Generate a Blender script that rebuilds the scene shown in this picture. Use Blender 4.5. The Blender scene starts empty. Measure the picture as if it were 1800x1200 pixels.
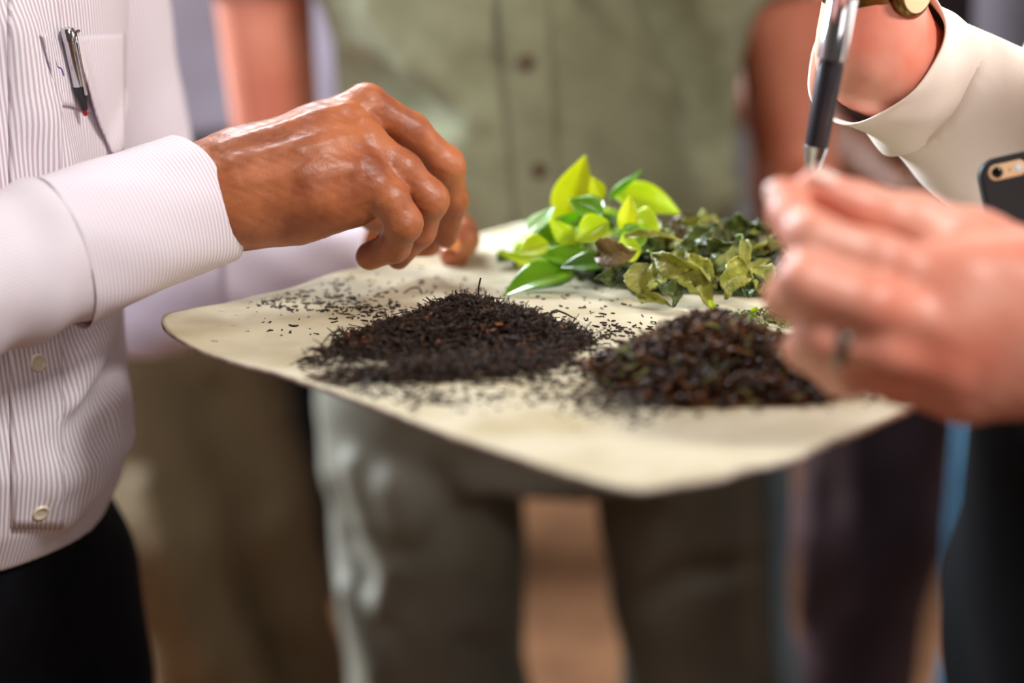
import bpy, math, random
import numpy as np
from mathutils import Vector, Matrix
random.seed(7); RNG = np.random.default_rng(11)
PI = math.pi
C = bpy.context.scene.collection
SC = bpy.context.scene

# ------------------------------------------------------------------ camera
CAM = np.array([0.0, 0.0, 1.40]); PITCH = math.radians(15); FPX = 3000.0
cd = bpy.data.cameras.new('camera'); cam = bpy.data.objects.new('camera', cd); C.objects.link(cam)
cam.location = CAM; cam.rotation_euler = (PI/2 - PITCH, 0, 0)
cd.sensor_width = 36; cd.lens = FPX/1800*36; cd.clip_start = 0.02
cd.dof.use_dof = True; cd.dof.focus_distance = 1.085; cd.dof.aperture_fstop = 1.8
SC.camera = cam
SC.view_settings.view_transform = 'Standard'; SC.view_settings.look = 'None'
SC.view_settings.gamma = 1; SC.view_settings.exposure = 0.0
SC.cycles.use_denoising = True; SC.cycles.max_bounces = 6
# ------------------------------------------------------------------ world and lights
w = bpy.data.worlds.new('World'); SC.world = w; w.use_nodes = True
w.node_tree.nodes['Background'].inputs[0].default_value = (1.0, .90, .80, 1)
w.node_tree.nodes['Background'].inputs[1].default_value = 0.085
def area(name, loc, target, size, power, col):
    l = bpy.data.lights.new(name, 'AREA'); l.shape = 'RECTANGLE'; l.size, l.size_y = size
    l.energy = power; l.color = col
    o = bpy.data.objects.new(name, l); C.objects.link(o); o.location = loc
    o.rotation_euler = (Vector(target)-Vector(loc)).to_track_quat('-Z', 'Y').to_euler()
    return o
area('window_daylight', (-2.75, 3.1, 2.55), (-0.1, 1.2, 1.1), (1.5, 1.2), 620, (.78, .89, 1.0))
area('added_top_back', (-0.95, 3.2, 3.35), (0.0, 1.1, 1.15), (0.9, 0.7), 95, (.90, .95, 1.0))  # added lamp above and behind for top highlights; no roof opening is built
area('added_top_front', (1.5, -0.3, 3.1), (0.0, 1.2, 1.1), (0.55, 0.55), 68, (1.0, .965, .93))  # added overhead front lamp, rakes the shirt folds; not a real opening
area('added_fill_left', (-1.0, 0.7, 3.2), (0.1, 1.2, 1.1), (0.6, 0.6), 16, (1.0, .95, .88))  # weak added fill from above left, with no source of its own
area('added_front_fill', (1.3, -1.6, 2.3), (-0.1, 1.2, 1.1), (1.2, 1.0), 14, (1.0, .94, .90))  # soft fill lamp added behind the camera; there is no doorway

# ------------------------------------------------------------------ pixel helpers
def ray(px, py):
    x = (px-900)/FPX; y = -(py-600)/FPX; c, s = math.cos(PITCH), math.sin(PITCH)
    return np.array([x, c + y*s, -s + y*c])
def P(px, py, Y):
    d = ray(px, py); return CAM + d*(Y/d[1])
ZB = 1.13
def Q(px, py, z=ZB):
    d = ray(px, py); return CAM + d*((z-CAM[2])/d[2])

# ------------------------------------------------------------------ signed-distance modelling
def V(*a): return np.array(a, dtype=np.float64)
def nrm(v): v = np.asarray(v, float); return v/np.linalg.norm(v)
def smin(a, b, k):
    if k <= 0: return np.minimum(a, b)
    h = np.clip(.5+.5*(b-a)/k, 0, 1); return b*(1-h)+a*h-k*h*(1-h)
class Shape:
    def __init__(s): s.ops = []
    def cap(s, a, b, ra, rb=None, k=.01, flat=None, mode='add'):
        s.ops.append(('cap', np.asarray(a, float), np.asarray(b, float), ra, ra if rb is None else rb, flat, k, mode)); return s
    def chain(s, pts, rad, k=.004, k0=None, flat=None):
        sub = Shape()
        for i in range(len(pts)-1): sub.cap(pts[i], pts[i+1], rad[i], rad[i+1], k, flat)
        s.ops.append(('sub', sub, k if k0 is None else k0, 'add')); return s
    def group(s, sub, k=.01, mode='add'): s.ops.append(('sub', sub, k, mode)); return s
    def ell(s, c, r, rot=None, k=.01, mode='add'):
        s.ops.append(('ell', np.asarray(c, float), np.asarray(r, float), rot, k, mode)); return s
    def loft(s, rows, ang=0, k=.01, mode='add', p=2.0):      # rows (z, cx, cy, a, b); ang turns the a axis
        s.ops.append(('loft', np.array(sorted(rows), float), ang, p, k, mode)); return s
    def cut(s, p, n): s.ops.append(('cut', np.asarray(p, float), nrm(n))); return s
    def disp(s, fn): s.ops.append(('disp', fn)); return s
    def __call__(s, X):
        d = None
        for o in s.ops:
            t = o[0]
            if t == 'disp': d = d + o[1](X); continue
            if t == 'cut': d = np.maximum(d, (X-o[1]) @ o[2]); continue
            if t == 'cap':
                _, a, b, ra, rb, flat, k, mode = o
                Y = X - a; ba = b - a
                if flat is not None:
                    n, f = nrm(flat[0]), flat[1]
                    Y = Y + np.outer(Y @ n, n)*(1/f-1); ba = ba + n*(ba @ n)*(1/f-1)
                h = np.clip((Y @ ba)/max(ba @ ba, 1e-12), 0, 1)
                e = np.linalg.norm(Y - h[:, None]*ba, axis=1) - (ra+(rb-ra)*h)
            elif t == 'sub': _, sh, k, mode = o; e = sh(X)
            elif t == 'ell':
                _, c, r, rot, k, mode = o
                Y = X - c
                if rot is not None: Y = Y @ rot
                k0 = np.linalg.norm(Y/r, axis=1); k1 = np.linalg.norm(Y/(r*r), axis=1)+1e-9
                e = k0*(k0-1)/k1
            elif t == 'loft':
                _, R, ang, p, k, mode = o
                z = X[:, 2]; f = lambda i: np.interp(z, R[:, 0], R[:, i])
                x = X[:, 0]-f(1); y = X[:, 1]-f(2); ca, sa = math.cos(ang), math.sin(ang)
                u = x*ca+y*sa; v = -x*sa+y*ca; a = f(3); b = f(4)
                e = ((np.abs(u/a)**p+np.abs(v/b)**p)**(1/p)-1)*np.minimum(a, b)
                e = np.maximum(e, np.maximum(R[0, 0]-z, z-R[-1, 0]))
            if d is None: d = e
            elif mode == 'add': d = smin(d, e, k)
            else: d = -smin(-d, e, k)
        return d

CORN = np.array([[0,0,0],[1,0,0],[0,1,0],[1,1,0],[0,0,1],[1,0,1],[0,1,1],[1,1,1]])
EDG = [(0,1),(2,3),(4,5),(6,7),(0,2),(1,3),(4,6),(5,7),(0,4),(1,5),(2,6),(3,7)]
def polygonize(f, lo, hi, h):
    lo = np.array(lo, float); hi = np.array(hi, float)
    n = np.maximum(np.ceil((hi-lo)/h).astype(int)+1, 4)
    # coarse pass to skip empty space
    ax = [lo[i]+h*np.arange(n[i]) for i in range(3)]
    val = np.full(n, 1.0)
    B = 12
    for i in range(0, n[0], B):
        for j in range(0, n[1], B):
            for k in range(0, n[2], B):
                xs, ys, zs = ax[0][i:i+B], ax[1][j:j+B], ax[2][k:k+B]
                c = np.array([[xs.mean(), ys.mean(), zs.mean()]])
                rad = h*B*0.9
                dc = f(c)[0]
                if abs(dc) > rad*2.2+.045: val[i:i+B, j:j+B, k:k+B] = math.copysign(1, dc); continue
                G = np.stack(np.meshgrid(xs, ys, zs, indexing='ij'), -1)
                val[i:i+B, j:j+B, k:k+B] = f(G.reshape(-1, 3)).reshape(G.shape[:3])
    val[0] = val[-1] = 1; val[:, 0] = val[:, -1] = 1; val[:, :, 0] = val[:, :, -1] = 1
    m = n-1
    cor = np.stack([val[c[0]:c[0]+m[0], c[1]:c[1]+m[1], c[2]:c[2]+m[2]] for c in CORN], -1)
    ins = cor < 0; mixed = ins.any(-1) & ~ins.all(-1)
    idx = np.argwhere(mixed); cv = cor[mixed]
    acc = np.zeros((len(idx), 3)); cnt = np.zeros(len(idx))
    for a, b in EDG:
        va, vb = cv[:, a], cv[:, b]; cr = (va < 0) != (vb < 0)
        t = np.where(cr, va/(np.where(va-vb == 0, 1, va-vb)), 0)
        acc += np.where(cr[:, None], CORN[a]+t[:, None]*(CORN[b]-CORN[a]), 0); cnt += cr
    verts = lo + h*(idx + acc/cnt[:, None])
    ids = np.full(m, -1, dtype=np.int64); ids[mixed] = np.arange(len(idx))
    faces = []
    for axn in range(3):
        u, v = (axn+1) % 3, (axn+2) % 3
        s0 = [slice(1, m[i]) for i in range(3)]; s0[axn] = slice(0, m[axn]-0)
        s1 = list(s0)
        A = val[tuple(slice(1, m[i]) if i != axn else slice(0, m[i]) for i in range(3))]
        Bv = val[tuple(slice(1, m[i]) if i != axn else slice(1, m[i]+1) for i in range(3))]
        ch = np.argwhere((A < 0) != (Bv < 0))
        if not len(ch): continue
        off = np.array([1 if i != axn else 0 for i in range(3)]); g = ch+off
        def cell(du, dv):
            q = g.copy(); q[:, u] -= du; q[:, v] -= dv; return ids[q[:, 0], q[:, 1], q[:, 2]]
        quad = np.stack([cell(1, 1), cell(0, 1), cell(0, 0), cell(1, 0)], 1)
        flip = A[tuple(ch.T)] >= 0
        quad[flip] = quad[flip][:, ::-1]
        faces.append(quad)
    F = np.concatenate(faces); F = F[(F >= 0).all(1)]
    return verts, F
def mesh_np(name, parts, mat=None, parent=None, attr=None, smooth=True):
    vs, fs, o = [], [], 0
    for v, f in parts: vs.append(v); fs.append(np.asarray(f)+o); o += len(v)
    v = np.concatenate(vs)
    me = bpy.data.meshes.new(name)
    sizes = np.concatenate([np.full(len(f), f.shape[1]) for f in fs]); flat = np.concatenate([f.reshape(-1) for f in fs])
    me.vertices.add(len(v)); me.vertices.foreach_set('co', v.astype(np.float32).reshape(-1))
    me.loops.add(len(flat)); me.loops.foreach_set('vertex_index', flat.astype(np.int32))
    me.polygons.add(len(sizes)); st = np.concatenate([[0], np.cumsum(sizes)[:-1]]).astype(np.int32)
    me.polygons.foreach_set('loop_start', st)
    me.polygons.foreach_set('use_smooth', np.full(len(sizes), smooth))
    me.update(calc_edges=True); me.validate()
    if attr is not None:
        for an, fn in attr.items():
            a = me.attributes.new(an, 'FLOAT', 'POINT'); a.data.foreach_set('value', (fn(v) if callable(fn) else fn).astype(np.float32))
    if mat: me.materials.append(mat)
    ob = bpy.data.objects.new(name, me); C.objects.link(ob)
    if parent: ob.parent = parent
    return ob
def tag(o, label=None, cat=None, group=None, kind=None):
    for k, v_ in (('label', label), ('category', cat), ('group', group), ('kind', kind)):
        if v_: o[k] = v_
    return o
def sdf_obj(name, f, lo, hi, h, mat, parent=None, attr=None, smooth_it=0):
    ob = mesh_np(name, [polygonize(f, lo, hi, h)], mat, parent, attr)
    if smooth_it:
        md = ob.modifiers.new('s', 'SMOOTH'); md.iterations = smooth_it; md.factor = .5
    return ob
def trace(f, px, py, y0=.5, y1=3.0, n=900):
    d = ray(px, py); Y = np.linspace(y0, y1, n)
    X = CAM + d*(Y/d[1])[:, None]; v = f(X); i = np.argmax(v < 0)
    if v[i] >= 0: return None, None
    a, b = X[i-1], X[i]
    for _ in range(12):
        m_ = (a+b)/2
        if f(m_[None])[0] < 0: b = m_
        else: a = m_
    e = 1e-3; g = np.array([f((a+e*ax)[None])[0]-f((a-e*ax)[None])[0] for ax in np.eye(3)])
    return a, nrm(g)
def tube_np(pts, rad, n=8):
    pts = np.array(pts, float); m = len(pts)
    rad = np.broadcast_to(np.array(rad, float), (m,)) if np.ndim(rad) else np.full(m, rad)
    T = np.gradient(pts, axis=0); T /= np.linalg.norm(T, axis=1)[:, None]+1e-12
    ref = V(0, 0, 1) if abs(T[0][2]) < .9 else V(1, 0, 0)
    vs = []
    u = np.cross(T[0], ref); u /= np.linalg.norm(u)
    for i in range(m):
        u = u - T[i]*(u @ T[i]); u /= np.linalg.norm(u)+1e-12; w_ = np.cross(T[i], u)
        for j in range(n):
            a = 2*PI*j/n; vs.append(pts[i]+rad[i]*(math.cos(a)*u+math.sin(a)*w_))
    fs = [[i*n+j, i*n+(j+1) % n, (i+1)*n+(j+1) % n, (i+1)*n+j] for i in range(m-1) for j in range(n)]
    vs += [pts[0], pts[-1]]; a0, a1 = m*n, m*n+1
    fs += [[a0, (j+1) % n, j, j] for j in range(n)] + [[a1, (m-1)*n+j, (m-1)*n+(j+1) % n, (m-1)*n+(j+1) % n] for j in range(n)]
    quads = [f for f in fs if len(set(f)) == 4]; tris = [[f[0], f[1], f[2]] for f in fs if len(set(f)) == 3]
    return np.array(vs), np.array(quads), np.array(tris)
def tube_obj(name, pts, rad, mat, parent=None, n=10):
    v, q, t = tube_np(pts, rad, n)
    e = np.zeros((0, 3))
    return mesh_np(name, [(v, q), (v[:0], t-len(v)+0)] if False else [(v, q)] if not len(t) else [(v, q), (v, t)], mat, parent)
def spline(pts, n=24):
    pts = np.array(pts, float); m = len(pts); out = []
    for t in np.linspace(0, m-1, n):
        i = min(int(t), m-2); u = t-i
        p0 = pts[max(i-1, 0)]; p1 = pts[i]; p2 = pts[i+1]; p3 = pts[min(i+2, m-1)]
        out.append(.5*((2*p1)+(-p0+p2)*u+(2*p0-5*p1+4*p2-p3)*u*u+(-p0+3*p1-3*p2+p3)*u**3))
    return np.array(out)

# ------------------------------------------------------------------ materials
def srgb(r, g, b):
    f = lambda c: ((c/255+.055)/1.055)**2.4 if c > 10 else c/255/12.92
    return (f(r), f(g), f(b), 1)
def mat(name, col, rough=.6, spec=.5, metal=0, sss=0, noise=None, bump=None, trans=0, sheen=0, coat=0):
    m = bpy.data.materials.new(name); m.use_nodes = True; nt = m.node_tree; b = nt.nodes['Principled BSDF']
    b.inputs['Base Color'].default_value = col; b.inputs['Roughness'].default_value = rough
    b.inputs['Specular IOR Level'].default_value = spec; b.inputs['Metallic'].default_value = metal
    if sheen: b.inputs['Sheen Weight'].default_value = sheen
    if coat: b.inputs['Coat Weight'].default_value = coat; b.inputs['Coat Roughness'].default_value = .15
    if sss: b.inputs['Subsurface Weight'].default_value = sss; b.inputs['Subsurface Radius'].default_value = (.012, .005, .003); b.inputs['Subsurface Scale'].default_value = 1
    tc = nt.nodes.new('ShaderNodeTexCoord')
    if noise:                                   # (scale, other colour, detail, lo, hi)
        n = nt.nodes.new('ShaderNodeTexNoise'); n.inputs['Scale'].default_value = noise[0]; n.inputs['Detail'].default_value = noise[2]
        nt.links.new(tc.outputs['Object'], n.inputs['Vector'])
        r = nt.nodes.new('ShaderNodeMapRange'); r.inputs[1].default_value = noise[3]; r.inputs[2].default_value = noise[4]
        nt.links.new(n.outputs['Fac'], r.inputs[0])
        x = nt.nodes.new('ShaderNodeMix'); x.data_type = 'RGBA'; x.inputs[6].default_value = col; x.inputs[7].default_value = noise[1]
        nt.links.new(r.outputs[0], x.inputs[0]); nt.links.new(x.outputs[2], b.inputs['Base Color'])
    if bump:                                    # (scale, strength, distance)
        n = nt.nodes.new('ShaderNodeTexNoise'); n.inputs['Scale'].default_value = bump[0]; n.inputs['Detail'].default_value = 4
        nt.links.new(tc.outputs['Object'], n.inputs['Vector'])
        u = nt.nodes.new('ShaderNodeBump'); u.inputs['Strength'].default_value = bump[1]; u.inputs['Distance'].default_value = bump[2]
        nt.links.new(n.outputs['Fac'], u.inputs['Height']); nt.links.new(u.outputs[0], b.inputs['Normal'])
    if trans:                                   # light passing through thin leaves
        t = nt.nodes.new('ShaderNodeBsdfTranslucent'); t.inputs[0].default_value = (min(1, col[0]*1.5), min(1, col[1]*1.5), col[2]*.6, 1)
        s = nt.nodes.new('ShaderNodeMixShader'); s.inputs[0].default_value = trans
        nt.links.new(b.outputs[0], s.inputs[1]); nt.links.new(t.outputs[0], s.inputs[2])
        nt.links.new(s.outputs[0], nt.nodes['Material Output'].inputs[0])
    return m
def stripe_mat(name, base, line, period, strength=1.0, duty=(.45, .75)):
    m = mat(name, base, .75, .25, sheen=.1); nt = m.node_tree; b = nt.nodes['Principled BSDF']
    a = nt.nodes.new('ShaderNodeAttribute'); a.attribute_name = 'stripe'
    d = nt.nodes.new('ShaderNodeMath'); d.operation = 'MULTIPLY'; d.inputs[1].default_value = 2*PI/period
    s = nt.nodes.new('ShaderNodeMath'); s.operation = 'SINE'
    r = nt.nodes.new('ShaderNodeMapRange'); r.inputs[1].default_value = -1+2*duty[0]; r.inputs[2].default_value = -1+2*duty[1]; r.inputs[4].default_value = strength
    x = nt.nodes.new('ShaderNodeMix'); x.data_type = 'RGBA'; x.inputs[6].default_value = base; x.inputs[7].default_value = line
    L = nt.links.new
    L(a.outputs['Fac'], d.inputs[0]); L(d.outputs[0], s.inputs[0]); L(s.outputs[0], r.inputs[0]); L(r.outputs[0], x.inputs[0]); L(x.outputs[2], b.inputs['Base Color'])
    return m
M = {}
M['skin_brown'] = mat('skin_brown', srgb(182, 108, 68), .44, .5, noise=(34, srgb(138, 72, 44), 4, .38, .68), bump=(420, .30, .0009))
M['skin_pink'] = mat('skin_pink', srgb(222, 156, 134), .42, .5, sss=.0, noise=(18, srgb(218, 122, 98), 3, .38, .68), bump=(200, .15, .001))
M['skin_tan'] = mat('skin_tan', srgb(196, 124, 98), .55, .35, noise=(9, srgb(170, 92, 66), 3, .35, .7))
M['skin_dark'] = mat('skin_dark', srgb(120, 72, 44), .5, .4, noise=(12, srgb(98, 56, 34), 3, .35, .7))
M['nail'] = mat('nail', srgb(228, 146, 84), .22, .6, coat=.4)
M['nail_pale'] = mat('nail_pale', srgb(244, 205, 190), .22, .6, coat=.4)
M['shirt_body'] = stripe_mat('striped_cotton', srgb(238, 234, 240), srgb(190, 168, 180), .0027, .8, (.35, .7))
M['shirt_cuff'] = stripe_mat('striped_cuff_cotton', srgb(240, 234, 242), srgb(212, 194, 210), .0026, .8, (.4, .75))
M['shirt_sleeve'] = stripe_mat('striped_sleeve_cotton', srgb(236, 228, 234), srgb(200, 184, 204), .0028, .55, (.35, .8))
M['button'] = mat('shirt_button', srgb(228, 214, 192), .25, .6, coat=.5)
M['button_brown'] = mat('brown_button', srgb(84, 62, 38), .35, .5)
M['navy'] = mat('navy_trousers', srgb(12, 12, 18), .9, .15, noise=(60, srgb(8, 8, 12), 3, .4, .6))
M['black_cloth'] = mat('black_cloth', srgb(8, 8, 10), .95, .1)
M['green_shirt'] = mat('green_shirt_cotton', srgb(142, 144, 116), .85, .2, noise=(30, srgb(130, 132, 104), 4, .4, .6), bump=(300, .15, .001))
M['grey_trousers'] = mat('grey_trousers_cotton', srgb(108, 104, 92), .62, .35, noise=(12, srgb(96, 92, 78), 3, .35, .65))
M['khaki'] = mat('khaki_cotton', srgb(122, 104, 76), .7, .3, noise=(8, srgb(108, 88, 62), 3, .35, .65))
M['lilac'] = mat('lilac_shirt_cotton', srgb(214, 208, 236), .8, .2)
M['aubergine'] = mat('aubergine_cloth', srgb(86, 66, 70), .7, .3, noise=(9, srgb(70, 50, 50), 3, .35, .65))
M['charcoal'] = mat('charcoal_cloth', srgb(66, 58, 62), .85, .2)
M['jeans'] = mat('pale_blue_denim', srgb(84, 122, 146), .85, .1, noise=(40, srgb(66, 102, 128), 4, .35, .65))
M['cream_shirt'] = mat('cream_shirt_cotton', srgb(228, 214, 202), .8, .2, bump=(260, .1, .001))
M['leather'] = mat('black_leather', srgb(18, 14, 14), .4, .5)
M['shoe'] = mat('dark_shoe_leather', srgb(26, 20, 18), .4, .5)
M['silver'] = mat('polished_silver', srgb(205, 205, 210), .14, .5, 1)
M['ring'] = mat('dull_ring_metal', srgb(150, 148, 140), .3, .5, 1)
M['gold'] = mat('brass_gold', srgb(112, 90, 48), .3, .5, 1)
M['dark_plastic'] = mat('dark_plastic', srgb(38, 36, 42), .3, .5)
M['phone_black'] = mat('black_rubber_case', srgb(20, 20, 22), .55, .4)
M['phone_gold'] = mat('pale_gold_metal', srgb(226, 190, 148), .4, .5, .3)
M['glass_black'] = mat('black_lens_glass', srgb(4, 4, 6), .08, .8)
M['hair'] = mat('dark_hair', srgb(24, 18, 14), .6, .3, bump=(180, .6, .004))
M['hair_grey'] = mat('grey_hair', srgb(120, 112, 100), .6, .3, bump=(180, .6, .004))
M['eye'] = mat('eye_white', srgb(230, 226, 220), .2, .5)
M['ink'] = mat('blue_ink', srgb(70, 74, 150), .6, .2)
M['sole'] = mat('rubber_sole', srgb(40, 36, 32), .8, .2)
M['paper'] = mat('pale_blue_paper', srgb(215, 226, 244), .7, .2)

# ------------------------------------------------------------------ the room
def box_np(lo, hi):
    lo, hi = np.array(lo, float), np.array(hi, float)
    v = lo+(hi-lo)*CORN
    return v, np.array([[0, 2, 3, 1], [4, 5, 7, 6], [0, 1, 5, 4], [2, 6, 7, 3], [0, 4, 6, 2], [1, 3, 7, 5]])
def boxes(name, bs, m, parent=None): return mesh_np(name, [box_np(*b) for b in bs], m, parent, smooth=False)
M['floor'] = mat('trodden_earth_floor', srgb(112, 76, 50), .95, .1, noise=(7, srgb(80, 52, 34), 6, .3, .7), bump=(30, .5, .01))
M['wall'] = mat('lime_plaster', srgb(150, 140, 132), .9, .2, noise=(3, srgb(128, 118, 110), 5, .3, .7), bump=(40, .3, .004))
M['wood'] = mat('window_wood', srgb(92, 70, 52), .6, .3, noise=(14, srgb(70, 52, 38), 4, .3, .7))
tag(boxes('floor', [((-3.1, -3, -.08), (4, 7.1, 0))], M['floor']), kind='structure')
tag(boxes('wall_back', [((-3.1, 7, 0), (4, 7.12, 3.6))], M['wall']), kind='structure')
tag(boxes('wall_left', [((-3.12, -3, 0), (-3, 2.2, 3.6)), ((-3.12, 4.0, 0), (-3, 7, 3.6)), ((-3.12, 2.2, 0), (-3, 4.0, 1.7)), ((-3.12, 2.2, 3.3), (-3, 4.0, 3.6))], M['wall']), kind='structure')
tag(boxes('window_1', [((-3.14, 2.2, 1.7), (-3.04, 2.26, 3.3)), ((-3.14, 3.94, 1.7), (-3.04, 4, 3.3)), ((-3.14, 2.26, 1.7), (-3.04, 3.94, 1.76)), ((-3.14, 2.26, 3.24), (-3.04, 3.94, 3.3)), ((-3.12, 3.08, 1.76), (-3.06, 3.12, 3.24))], M['wood']), kind='structure')

# ------------------------------------------------------------------ people
def smoothstep(a, b, x): t = np.clip((x-a)/(b-a), 0, 1); return t*t*(3-2*t)
def folds(amp, fx, fy, fz, ph=0.0):
    def f(X):
        q = X[:, 0]*fx + X[:, 1]*fy + X[:, 2]*fz
        wv = np.sin(q + 2.1*np.sin(X[:, 2]*17+X[:, 0]*9+ph) + 1.3*np.sin(X[:, 0]*31-X[:, 2]*23+ph*2))
        wv2 = np.sin(q*.47 + 1.7*np.sin(X[:, 2]*11-X[:, 0]*13+ph*3))
        return -amp*(np.abs(wv)**1.5*.6*np.sign(wv)+wv2*.6)
    return f
class Frame:
    def __init__(s, x, y, deg, h=1.0):
        a = math.radians(deg); s.f = V(math.cos(a), math.sin(a), 0); s.l = V(-s.f[1], s.f[0], 0); s.o = V(x, y, 0); s.h = h; s.ang = math.atan2(s.l[1], s.l[0])
    def __call__(s, l, f, z): return s.o + s.l*l + s.f*f + V(0, 0, z*s.h)
TORSO = [(.84, .150, .110, 0), (.93, .172, .125, 0), (1.05, .156, .118, .005), (1.18, .160, .120, .01), (1.33, .182, .122, .01), (1.41, .170, .100, 0), (1.455, .125, .075, -.005), (1.485, .062, .058, 0)]
def torso_loft(F, sh, grow=0.0, zlo=.84, zhi=1.485, k=.01, belly=0, mode='add', wide=1.0):
    rows = []
    for z in np.linspace(zlo, zhi, 16):
        a, b, c = [np.interp(z, [r[0] for r in TORSO], [r[i] for r in TORSO]) for i in (1, 2, 3)]
        be = belly*math.exp(-((z-1.08)/.13)**2)
        p = F(0, c+be*.6, z); rows.append((p[2], p[0], p[1], a*wide+grow, b+grow+be*.5))
    return sh.loft(rows, F.ang, k, mode, 2.3)
def hand_shape(sh, wrist, d, palm, side, s=1.0, curl=.5):
    """relaxed hand: d = direction of the fingers, palm = way the palm faces, side = way the thumb leaves"""
    d = nrm(d); palm = nrm(palm-d*(palm @ d)); side = nrm(np.cross(d, palm))*(1 if np.cross(d, palm) @ side > 0 else -1)
    for i, (o, L, r) in enumerate([(.030, .072, .0092), (.010, .080, .0095), (-.011, .074, .0090), (-.030, .058, .0080)]):
        kn = wrist+d*(.088-.004*abs(i-1))*s+side*o*s
        sh.cap(wrist+side*o*.5*s, kn, .015*s, .0115*s, .012)
        a1, a2, a3 = .25*curl, .95*curl, 1.6*curl; q = kn; fg = Shape(); rr = r*s
        for a, l in ((a1, .45), (a2, .31), (a3, .24)):
            q2 = q+(d*math.cos(a+.1*i)+palm*math.sin(a+.1*i))*L*l*s; fg.cap(q, q2, rr*1.06, rr*.94, .003); q = q2; rr *= .93
        sh.group(fg, .004)
    t0 = wrist+d*.022*s+side*.022*s; t1 = t0+(d*.55+side*.55+palm*.35)*.045*s; t2 = t1+(d*.85+side*.15+palm*.35)*.030*s; t3 = t2+(d*.9+palm*.3)*.024*s
    sh.chain([t0, t1, t2, t3], [.014*s, .0115*s, .010*s, .0085*s], .004, .012)
    return sh
def limb_default(F, side):
    sh = F(.185*side, 0, 1.40); el = F(.225*side, -.02, 1.12); wr = F(.225*side, .07, .88)
    return sh, el, wr
def person(x, y, deg, skin, shirt_m, trouser_m, label, h=1.0, arms=None, sleeve='long', legs=None, shirt_extra=None, trouser_extra=None, hem=.93,
           belly=0, hair_m=None, head=True, foldamp=.004, res=.009, hands=(True, True), wide=1.0, belt=False, tuck=.99, legscale=1.0, arm_r=1.0, hemf=(.22, .22)):
    F = Frame(x, y, deg, h)
    arms = arms or {}
    A = {s: arms.get(s) or limb_default(F, s) for s in (1, -1)}
    legs = legs or {}
    LG = {s: legs.get(s) or [F(.095*s, 0, .88), F(.105*s, .02, .50), F(.11*s, -.02, .10)] for s in (1, -1)}
    b = Shape(); torso_loft(F, b, -.032, .84, 1.485, wide=wide, belly=belly)
    b.cap(F(0, -.005, 1.44), F(0, .015, 1.56), .056, .052, .03)
    hc = F(0, .03, 1.66)
    if head:
        R = np.stack([F.l, F.f, V(0, 0, 1)], 1)
        b.ell(hc+V(0, 0, .015), (.076, .095, .105), R, .02); b.ell(F(0, .055, 1.605), (.055, .06, .06), R, .03)
        b.cap(F(0, .125, 1.665), F(0, .142, 1.635), .008, .014, .012)
        for s in (1, -1):
            b.ell(F(.078*s, .02, 1.645), (.010, .018, .030), R, .008); b.ell(F(.032*s, .118, 1.668), (.019, .014, .012), R, .008, 'subtract')
            b.ell(F(.030*s, .108, 1.685), (.028, .012, .006), R, .012)
        b.cap(F(-.022, .124, 1.598), F(.022, .124, 1.598), .0075, .0075, .01)
    for s in (1, -1):
        sh, el, wr = A[s]
        b.chain([sh, el], [.050*arm_r, .041*arm_r], .02, .05); b.chain([el, el+(wr-el)*.3, wr], [.040*arm_r, .043*arm_r, .029*arm_r], .02, .02)
        hp, kn, an = LG[s]
        b.chain([hp, kn, an], [.080, .055, .038], .03, .05)
    allp = np.array([p for s in (1, -1) for p in list(A[s])+list(LG[s])]+[F(0, 0, .0), F(0, 0, 1.80)])
    lo, hi = allp.min(0)-.24, allp.max(0)+.24; lo[2] = .04
    parts = [polygonize(b, lo, hi, .011)]
    for s in (1, -1):
        if not hands[0 if s == 1 else 1]: continue
        sh, el, wr = A[s]; hs = Shape(); d = nrm(wr-el)
        palm = F.l*(-s) if abs(d[2]) > .6 else V(0, 0, -1)
        hs.cap(el+(wr-el)*.8, wr, .031, .026, .01); hand_shape(hs, wr, d, palm, F.f if abs(d[2]) > .6 else -F.l*s)
        parts.append(polygonize(hs, wr-.2, wr+.2, .0032))
    root = tag(mesh_np('person', parts, skin), label, 'person')
    if head:
        hh = Shape(); hh.ell(hc+V(0, 0, .030)-F.f*.014, (.083, .100, .103), np.stack([F.l, F.f, V(0, 0, 1)], 1)); hh.cut(hc+F.f*.065+V(0, 0, .05), F.f*.8+V(0, 0, -.6)); hh.cut(hc-V(0, 0, .05), V(0, 0, -1))
        sdf_obj('hair', hh, hc-.16, hc+.18, .007, hair_m or M['hair'], root)
        for s in (1, -1):
            e = Shape(); e.ell(F(.031*s, .106, 1.668), (.012, .012, .010)); sdf_obj('eye', e, F(.031*s, .106, 1.668)-.02, F(.031*s, .106, 1.668)+.02, .003, M['eye'], root)
    if shirt_m:
        t = Shape(); torso_loft(F, t, .014, hem, 1.475, wide=wide, belly=belly)
        for s in (1, -1):
            sh, el, wr = A[s]
            if sleeve == 'short':
                c = el+(sh-el)*hemf[0 if s == 1 else 1]; g = Shape(); g.cap(sh, c, .068*arm_r, .062*arm_r, .01); g.cut(c, el-sh); t.group(g, .02)
            elif sleeve == 'long':
                c = wr+(el-wr)*.03; g = Shape(); g.chain([el, wr], [.054*arm_r, .040*arm_r], .02); g.cut(c, wr-el); g.chain([sh, el], [.066*arm_r, .054*arm_r], .02, .02); t.group(g, .03)
        t.disp(folds(foldamp, 14, 6, 22, x*7))
        if shirt_extra: shirt_extra(t)
        lo2 = lo.copy(); lo2[2] = min(hem*h-.03, min(A[1][2][2], A[-1][2][2])-.1)
        hi2 = hi.copy(); hi2[2] = 1.56*h
        so = sdf_obj('shirt', t, lo2, hi2, res, shirt_m, root, smooth_it=1)
        root['_'] = 0; del root['_']
    g = Shape(); rows = []
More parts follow.
